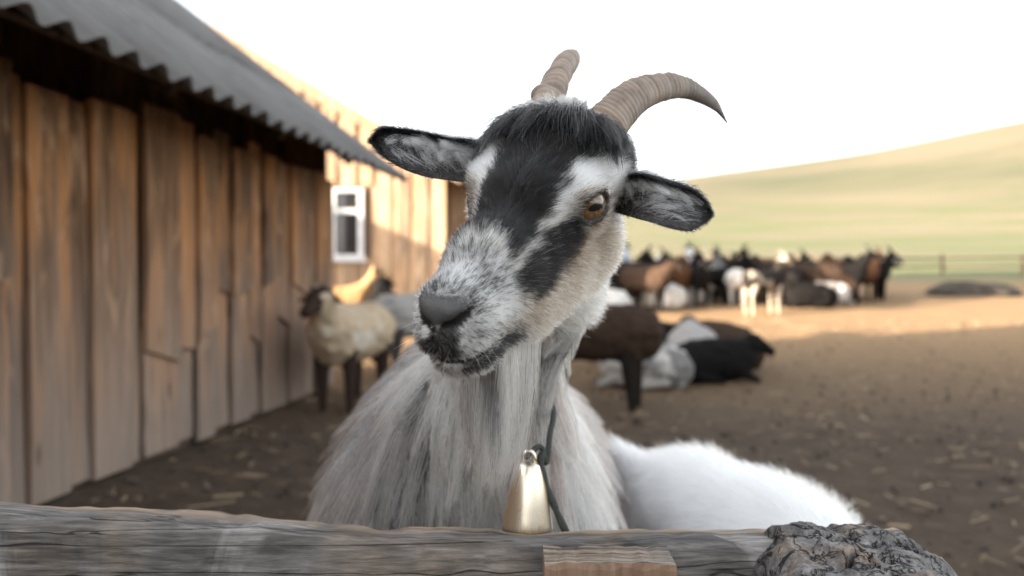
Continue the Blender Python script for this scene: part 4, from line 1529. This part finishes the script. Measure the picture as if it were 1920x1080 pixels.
mb.build('cord_end', m_cord, collar, True)
# ------------------------------------------------------------------ sheep and goats of the herd
def animal_sdf(P, kind):
    A = P.copy(); A[:, 1] = np.abs(A[:, 1])
    wool = 0
    if kind == 'sheep':
        b_ = union([ell(A, (0, 0, .53), (.40, .20, .205)), ell(A, (.24, 0, .53), (.19, .165, .20)), ell(A, (-.27, 0, .53), (.18, .19, .20)),
                    ell(A, (-.42, 0, .52), (.07, .12, .13)), cone(A, (.34, 0, .60), (.47, 0, .76), .125, .09)], .08)
        hd = union([cone(A, (.47, 0, .80), (.66, 0, .70), .066, .040), cone(A, (.47, .05, .82), (.47, .15, .76), .022, .014)], .03)
        lg = np.minimum(cone(A, (.25, .10, .42), (.25, .10, .02), .055, .026), cone(A, (-.27, .11, .42), (-.30, .10, .02), .065, .026))
    elif kind == 'graze':
        b_ = union([ell(A, (0, 0, .53), (.40, .20, .205)), ell(A, (.24, 0, .52), (.19, .165, .19)), ell(A, (-.27, 0, .53), (.18, .19, .20)),
                    ell(A, (-.42, 0, .52), (.07, .12, .13)), cone(A, (.36, 0, .52), (.56, 0, .34), .12, .08)], .08)
        hd = union([cone(A, (.57, 0, .30), (.66, 0, .10), .064, .040), cone(A, (.55, .05, .32), (.50, .15, .29), .022, .014)], .03)
        lg = np.minimum(cone(A, (.25, .10, .42), (.25, .10, .02), .055, .026), cone(A, (-.27, .11, .42), (-.30, .10, .02), .065, .026))
    elif kind == 'goat':
        b_ = union([ell(A, (0, 0, .56), (.38, .155, .17)), ell(A, (.24, 0, .57), (.16, .125, .18)), ell(A, (-.28, 0, .57), (.15, .145, .16)),
                    cone(A, (.30, 0, .64), (.45, 0, .86), .10, .062), cone(A, (-.40, 0, .66), (-.47, 0, .71), .025, .015)], .07)
        hd = union([cone(A, (.45, 0, .90), (.62, 0, .82), .056, .034), cone(A, (.45, .04, .91), (.43, .14, .89), .02, .012)], .025)
        hd = np.minimum(hd, np.minimum(cone(A, (.45, .025, .94), (.40, .045, 1.04), .018, .014), cone(A, (.40, .045, 1.04), (.30, .075, 1.08), .014, .004)))
        lg = np.minimum(cone(A, (.25, .085, .45), (.25, .085, .02), .05, .023), np.minimum(cone(A, (-.27, .09, .48), (-.33, .085, .30), .06, .03), cone(A, (-.33, .085, .30), (-.31, .085, .02), .028, .023)))
    else:  # lying
        b_ = union([ell(A, (0, 0, .23), (.42, .24, .225)), ell(A, (.22, 0, .24), (.19, .19, .20)), ell(A, (-.25, .08, .18), (.20, .16, .18)),
                    cone(A, (.28, 0, .27), (.42, 0, .38), .15, .10)], .08)
        hd = union([cone(A, (.44, 0, .42), (.61, 0, .31), .076, .048), cone(A, (.43, .05, .44), (.42, .14, .37), .024, .015)], .03)
        lg = np.minimum(cone(A, (.28, .13, .10), (.44, .12, .035), .05, .03), cone(A, (-.18, .20, .08), (.05, .23, .04), .05, .03))
    lump = .032 if kind in ('sheep', 'graze', 'lying') else .006
    b_ = b_ + (vnoise(P, 16, 4) - .5) * lump + (vnoise(P, 34, 6) - .5) * lump * .6
    d = smin(smin(b_, hd, .04), lg, .03)
    mask = np.where(np.minimum(hd, lg) < b_, 1.0, 0.0)
    return np.maximum(d, -P[:, 2] + .003), mask


def animal_mesh(kind):
    V, F = surface_nets(lambda P: animal_sdf(P, kind)[0], (-.56, -.30, -.02), (.76, .30, 1.14 if kind == 'goat' else .95), .017)
    mask = animal_sdf(V, kind)[1]
    me = bpy.data.meshes.new('animal_' + kind)
    me.from_pydata(V.tolist(), [], F.tolist())
    me.polygons.foreach_set('use_smooth', [True] * len(me.polygons))
    a_ = me.attributes.new('coat', 'FLOAT_COLOR', 'POINT')
    c4 = np.ones((len(V), 4), np.float32); c4[:, :3] = mask[:, None]
    a_.data.foreach_set('color', c4.ravel())
    me.materials.append(None)
    return me


def coat_mat(name, wool, face, patch=None, patch_amt=.5):
    m, nt, b = new_mat(name)
    tc = node(nt, 'ShaderNodeTexCoord'); oi = node(nt, 'ShaderNodeObjectInfo')
    an = node(nt, 'ShaderNodeAttribute', attribute_name='coat')
    va = node(nt, 'ShaderNodeVectorMath', operation='ADD')
    cb = node(nt, 'ShaderNodeCombineXYZ')
    nt.links.new(math_(nt, 'MULTIPLY', oi.outputs['Random'], 23.0), cb.inputs[0])
    nt.links.new(tc.outputs['Object'], va.inputs[0]); nt.links.new(cb.outputs[0], va.inputs[1])
    n1 = noise(nt, va.outputs[0], 28, 6, .65)
    n2 = noise(nt, va.outputs[0], 3.2, 3, .5)
    w = mixc(nt, n1, tuple(q * .72 for q in wool), tuple(min(1, q * 1.2) for q in wool))
    if patch is not None:
        w = mixc(nt, ramp(nt, n2, [(patch_amt - .03, (0, 0, 0)), (patch_amt + .05, (1, 1, 1))]), w, patch)
    c = mixc(nt, an.outputs['Color'], w, face)
    tone = ramp(nt, oi.outputs['Random'], [(0, (.72, .72, .72)), (1, (1.2, 1.17, 1.14))])
    c = mixc(nt, 1.0, c, tone, 'MULTIPLY')
    nt.links.new(c, b.inputs['Base Color'])
    b.inputs['Roughness'].default_value = .95
    b.inputs['Specular IOR Level'].default_value = .1
    bump(nt, n1, b, .8, .02)
    return m


AM = {k: animal_mesh(k) for k in ('sheep', 'graze', 'goat', 'lying')}
CM = {
    'black': coat_mat('black_wool', (.012, .011, .011), (.010, .009, .009)),
    'brown': coat_mat('brown_wool', (.055, .036, .026), (.022, .017, .014)),
    'rust': coat_mat('rust_wool', (.17, .085, .045), (.07, .04, .025)),
    'white': coat_mat('white_wool', (.66, .64, .61), (.45, .42, .39)),
    'grey': coat_mat('grey_wool', (.30, .295, .29), (.06, .055, .055)),
    'cream': coat_mat('cream_wool', (.52, .42, .30), (.045, .030, .024), (.62, .57, .50), .56),
    'pied': coat_mat('pied_coat', (.02, .018, .017), (.34, .30, .25), (.34, .30, .25), .60),
    'pale': coat_mat('pale_grey_coat', (.50, .52, .55), (.03, .03, .032)),
    'tan': coat_mat('tan_coat', (.38, .24, .12), (.25, .17, .10)),
    'greyback': coat_mat('grey_white_wool', (.62, .60, .58), (.40, .38, .36), (.20, .195, .195), .53),
}


def animal(name, kind, colour, x, y, heading, label, cat, group=None, scale=1.0):
    o = bpy.data.objects.new(name, AM[kind])
    COL.objects.link(o)
    o.location = (x, y, gz(x, y) - .004)
    o.rotation_euler = (0, 0, R_(heading))
    o.scale = (scale, scale, scale)
    o.material_slots[0].link = 'OBJECT'
    o.material_slots[0].material = CM[colour]
    tag(o, label, cat, group)
    return o


def pxX(px, Y): return (px - 960) / FPX * Y


# by the barn wall
animal('sheep', 'sheep', 'cream', pxX(660, 5.6), 5.6, 256, 'cream sheep with dark brown face beside the plank wall', 'sheep')
animal('sheep', 'sheep', 'grey', pxX(772, 7.4), 7.4, 50, 'grey sheep standing behind the cream sheep, tail to the fence', 'sheep')
animal('sheep', 'sheep', 'black', pxX(718, 8.3), 8.3, 100, 'black sheep between the cream sheep and the gabled barn', 'sheep')
animal('goat', 'goat', 'tan', pxX(628, 9.0), 9.0, 5, 'tan goat under the white window', 'goat')
# lying group in the yard
animal('sheep', 'sheep', 'brown', pxX(1112, 5.6), 5.6, 160, 'dark brown sheep standing behind the bearded goat\'s neck', 'sheep', None, 1.0)
animal('sheep', 'lying', 'greyback', pxX(1210, 6.5), 6.5, 172, 'white sheep lying behind the standing dark brown sheep\'s legs', 'sheep', None, .84)
animal('sheep', 'lying', 'black', pxX(1335, 6.8), 6.8, 2, 'black sheep lying with its head turned to the open yard', 'sheep', None, .84)
animal('sheep', 'lying', 'grey', pxX(1300, 7.2), 7.2, 82, 'grey sheep lying close behind the black lying sheep', 'sheep')
animal('sheep', 'lying', 'black', pxX(1228, 7.7), 7.7, 175, 'black sheep lying farthest back in the resting group', 'sheep')
animal('sheep', 'lying', 'brown', pxX(1350, 7.6), 7.6, 120, 'dark brown sheep lying at the back of the resting group', 'sheep')
animal('sheep', 'sheep', 'white', pxX(1122, 8.5), 8.5, 120, 'white sheep standing alone between the resting group and the herd', 'sheep')

# the far herd
HG = 'herd standing in the shade at the far end of the yard'
names = {'black': 'black', 'brown': 'dark brown', 'rust': 'rusty brown', 'white': 'white', 'grey': 'grey', 'pale': 'pale grey'}
animal('goat', 'goat', 'pied', pxX(1432, 12.9), 12.9, 28, 'black goat with white legs and face standing at the sunlit edge', 'goat')
animal('goat', 'goat', 'black', pxX(1630, 15.4), 15.4, 8, 'black goat at the open end of the herd, facing the field', 'goat')
animal('goat', 'goat', 'pale', pxX(1172, 16.9), 16.9, 80, 'pale grey goat with raised dark head at the barn end of the herd', 'goat', None, 1.12)
animal('goat', 'goat', 'pale', pxX(1305, 17.1), 17.1, 95, 'pale grey goat with raised dark head amid the dark herd', 'goat', None, 1.1)
animal('sheep', 'lying', 'white', pxX(1238, 13.95), 13.95, 170, 'white sheep lying at the near edge of the far herd', 'sheep', 'white sheep lying at the near edge of the herd')
animal('sheep', 'lying', 'white', pxX(1282, 14.35), 14.35, 20, 'white sheep lying at the near edge of the far herd', 'sheep', 'white sheep lying at the near edge of the herd')
animal('sheep', 'lying', 'black', pxX(1520, 13.9), 13.9, 185, 'black sheep lying in front of the standing herd', 'sheep')
animal('sheep', 'lying', 'greyback', pxX(1552, 14.6), 14.6, 10, 'grey and white sheep lying in front of the standing herd', 'sheep')
hr_ = random.Random(12)
layout = []
for Y0, p0, p1, cnt in ((13.7, 1150, 1225, 2), (14.3, 1150, 1400, 7), (14.9, 1165, 1640, 11), (15.6, 1155, 1650, 12), (16.3, 1165, 1650, 10)):
    for k in range(cnt):
        px = p0 + (p1 - p0) * (k + .5) / cnt + hr_.uniform(-9, 9)
        layout.append((px, Y0 + hr_.uniform(-.30, .30), Y0))
for (px, Y, Y0) in layout:
    q = hr_.random()
    colour = 'black' if q < .46 else 'brown' if q < .62 else 'rust' if q < .76 else 'grey' if q < .88 else 'white'
    kind = 'goat' if hr_.random() < .35 else ('graze' if hr_.random() < .3 else 'sheep')
    nm = 'goat' if kind == 'goat' else 'sheep'
    what = {'goat': 'goat with head up', 'graze': 'sheep with lowered head', 'sheep': 'sheep with head up'}[kind]
    animal(nm, kind, colour, pxX(px, Y), Y, hr_.choice([0, 180, 20, 160, 200, 340, 90, 270]) + hr_.uniform(-25, 25), names[colour] + ' ' + what + (' at the front of the far herd' if Y0 < 14.5 else ' amid the far herd' if Y0 < 15.2 else ' at the back of the far herd'), nm, HG + ': ' + names[colour] + ' ' + kind + str(int(Y0 > 14.5) + int(Y0 > 15.2)), hr_.uniform(.9, 1.06))

# ------------------------------------------------------------------ young white goat bending down behind the rail
KP = [np.array(p) for p in ((.300, 1.30, .548), (.385, 1.14, .520), (.452, .985, .445))]


def kid_sdf(P):
    b_ = union([cone(P, KP[0], KP[1], .110, .108), cone(P, KP[1], KP[2], .110, .100),
                cone(P, KP[2], (.535, .93, .34), .085, .055), cone(P, (.535, .93, .36), (.59, .90, .22), .048, .030),
                cone(P, (.235, 1.37, .585), (.180, 1.40, .632), .028, .019),
                ell(P, (.345, 1.16, .46), (.11, .16, .12))], .07)
    fw_ = unit(KP[2] - KP[0]); sd = np.array([-fw_[1], fw_[0], 0]); sd /= np.linalg.norm(sd)
    for base, fr in ((KP[0], 0), (KP[2], 1)):
        for s_ in (-1, 1):
            t0 = base + sd * s_ * .06 + np.array([0, 0, -.06]); t1 = np.array([t0[0], t0[1], .02])
            b_ = smin(b_, cone(P, t0, t1, .05, .020), .04)
    for s_ in (-1, 1):
        e0 = np.array([.545, .93, .37]) + sd * s_ * .04
        b_ = smin(b_, cone(P, e0, e0 + sd * s_ * .08 + np.array([0, 0, -.02]), .014, .009), .02)
    return np.maximum(b_ + (vnoise(P, 30, 3) - .5) * .008, -P[:, 2] + .002)


Vk, Fk = surface_nets(kid_sdf, (.05, .78, -.01), (.70, 1.48, .74), .0095)
kid = empty('white_goat', (.35, 1.15, 0), 0, 'young white goat bending down behind the rail, only its furry back showing', 'goat')
mesh_obj('body', Vk, Fk, m_skin, kid, True, np.full((len(Vk), 3), .72))
Nk, Ak = mesh_normals(Vk, Fk)
rg = np.random.default_rng(31)
n = 24000
P, f = sample_surface(Vk, Fk, Ak, np.where(Vk[:, 2] > .40, 1.0, .08), n, rg)
N = unit(Nk[Fk[f]].mean(1))
d = np.tile(np.array([-.35, .75, -.25]) * -1 * np.array([1, 1, 1]), (n, 1))
d = np.tile(np.array([-.38, .70, -.35]), (n, 1)) + np.stack([np.zeros(n), np.zeros(n), -.6 * (1 - np.clip(N[:, 2], 0, 1))], 1)
tail = np.linalg.norm(P - np.array([.19, 1.385, .625]), axis=1) < .06
d[tail] = (-.35, .4, .7)
D = unit(tangent(d, N) * .72 + N * (.36 + .2 * rg.random((n, 1))))
L = .022 + .020 * rg.random(n)
cl = nearest_guides(P, .014, rg)
pts = grow(P - N * .002, D, L, 6, .5, .12, rg, cl, .45)
hair_obj('coat', pts, .00034, .25, np.tile([.62, .615, .605], (n, 1)) * (.88 + .12 * rg.random((n, 1))), kid)

# ------------------------------------------------------------------ far field fence, mound, litter
m_far = m_beam
ff = empty('field_fence', (8, 22.5, gz(8, 22.5)), 0, 'thin wooden rail fence crossing the pasture behind the herd', 'fence')
fx = np.arange(0.5, 31, 2.4)
fy = lambda x: 22.5 + .05 * x
for i, x in enumerate(fx):
    mb = MB()
    z = gz(x, fy(x))
    mb.tube([(x, fy(x), z - .1), (x + random.uniform(-.03, .03), fy(x), z + .62)], [.05, .04], 7)
    mb.build('post', m_far, ff, True)
    if i + 1 < len(fx):
        x2 = fx[i + 1]; z2 = gz(x2, fy(x2))
        for hh in (.24, .50):
            mb = MB()
            mb.tube([(x - .05, fy(x) - .055, z + hh + random.uniform(-.03, .03)), (x2 + .05, fy(x2) - .055, z2 + hh + random.uniform(-.03, .03))], .028, 6)
            mb.build('rail', m_far, ff, True)


def mound_sdf(P): return np.maximum(ell(P, (0, 0, 0), (1.0, .7, .26)) + (vnoise(P, 3.5, 2) - .5) * .16 + (vnoise(P, 9, 3) - .5) * .05, -P[:, 2] - .1)


Vm, Fm = surface_nets(mound_sdf, (-1.3, -1.0, -.12), (1.3, 1.0, .45), .05)
mx, my = pxX(1822, 16.9), 16.9
m_mound, nt, b = new_mat('dung_heap')
tc = node(nt, 'ShaderNodeTexCoord')
nt.links.new(ramp(nt, noise(nt, tc.outputs['Object'], 7, 6, .7), [(.3, (.02, .017, .014)), (.7, (.07, .055, .042))]), b.inputs['Base Color'])
b.inputs['Roughness'].default_value = .95
mo = mesh_obj('dung_heap', Vm + np.array([mx, my, gz(mx, my) - .02]), Fm, m_mound)
tag(mo, 'low dark dung heap at the field edge of the yard', 'heap')

m_straw, nt, b = new_mat('straw')
geo = node(nt, 'ShaderNodeNewGeometry')
nt.links.new(ramp(nt, geo.outputs['Random Per Island'], [(0, (.10, .075, .05)), (.5, (.24, .175, .11)), (1, (.42, .33, .22))]), b.inputs['Base Color'])
b.inputs['Roughness'].default_value = .8
m_clod, nt, b = new_mat('clod')
geo = node(nt, 'ShaderNodeNewGeometry')
nt.links.new(ramp(nt, geo.outputs['Random Per Island'], [(0, (.020, .016, .013)), (.7, (.075, .056, .043)), (1, (.16, .125, .095))]), b.inputs['Base Color'])
b.inputs['Roughness'].default_value = .95
sr = random.Random(8)
mb = MB()
for k in range(2600):
    y = 1.0 + 11 * sr.random() ** 1.4
    x = sr.uniform(-1.75, 1.9 + y * .8) if y < 8 else sr.uniform(-1, 8)
    if x < -2.30 + .14 * y: continue
    l = sr.uniform(.012, .055) * (1 if sr.random() < .94 else 2.4); w = sr.uniform(.0012, .0035)
    z = gz(x, y) + .018
    Mx = Matrix.Translation((x, y, z)) @ Matrix.Rotation(sr.uniform(0, 6.28), 4, 'Z') @ Matrix.Rotation(sr.uniform(-.25, .25), 4, 'Y')
    mb.box(-l, l, -w, w, -w, w, Mx)
for (px, py, l, w, a) in ((1345, 760, .10, .006, .02), (425, 945, .06, .007, .35), (1690, 1005, .035, .008, -.3), (1395, 795, .05, .006, .1), (1800, 868, .03, .006, -.2)):
    Y = CAM_H * FPX / (py - 510)
    Mx = Matrix.Translation((pxX(px, Y), Y, .03)) @ Matrix.Rotation(a, 4, 'Z')
    mb.box(-l, l, -w, w, -w * .5, w * .5, Mx)
tag(mb.build('straw_litter', m_straw), 'pale straw and chips strewn over the brown yard', 'straw', None, 'stuff')
mb = MB()
for k in range(2600):
    y = .9 + 11 * sr.random() ** 1.5
    x = sr.uniform(-1.75, 1.9 + y * .8)
    if x < -2.26 + .14 * y: continue
    r = sr.uniform(.005, .020) * (1 + (sr.random() < .05))
    z = gz(x, y) + .012
    t = [(x + sr.uniform(-1, 1) * r, y + sr.uniform(-1, 1) * r, z + r * .5), (x + r, y, z), (x, y + r, z), (x - r, y, z), (x, y - r, z), (x, y, z - r)]
    mb.add(t, [(0, 1, 2), (0, 2, 3), (0, 3, 4), (0, 4, 1), (5, 2, 1), (5, 3, 2), (5, 4, 3), (5, 1, 4)])
tag(mb.build('earth_clods', m_clod), 'small dark clods and droppings on the brown yard', 'clods', None, 'stuff')
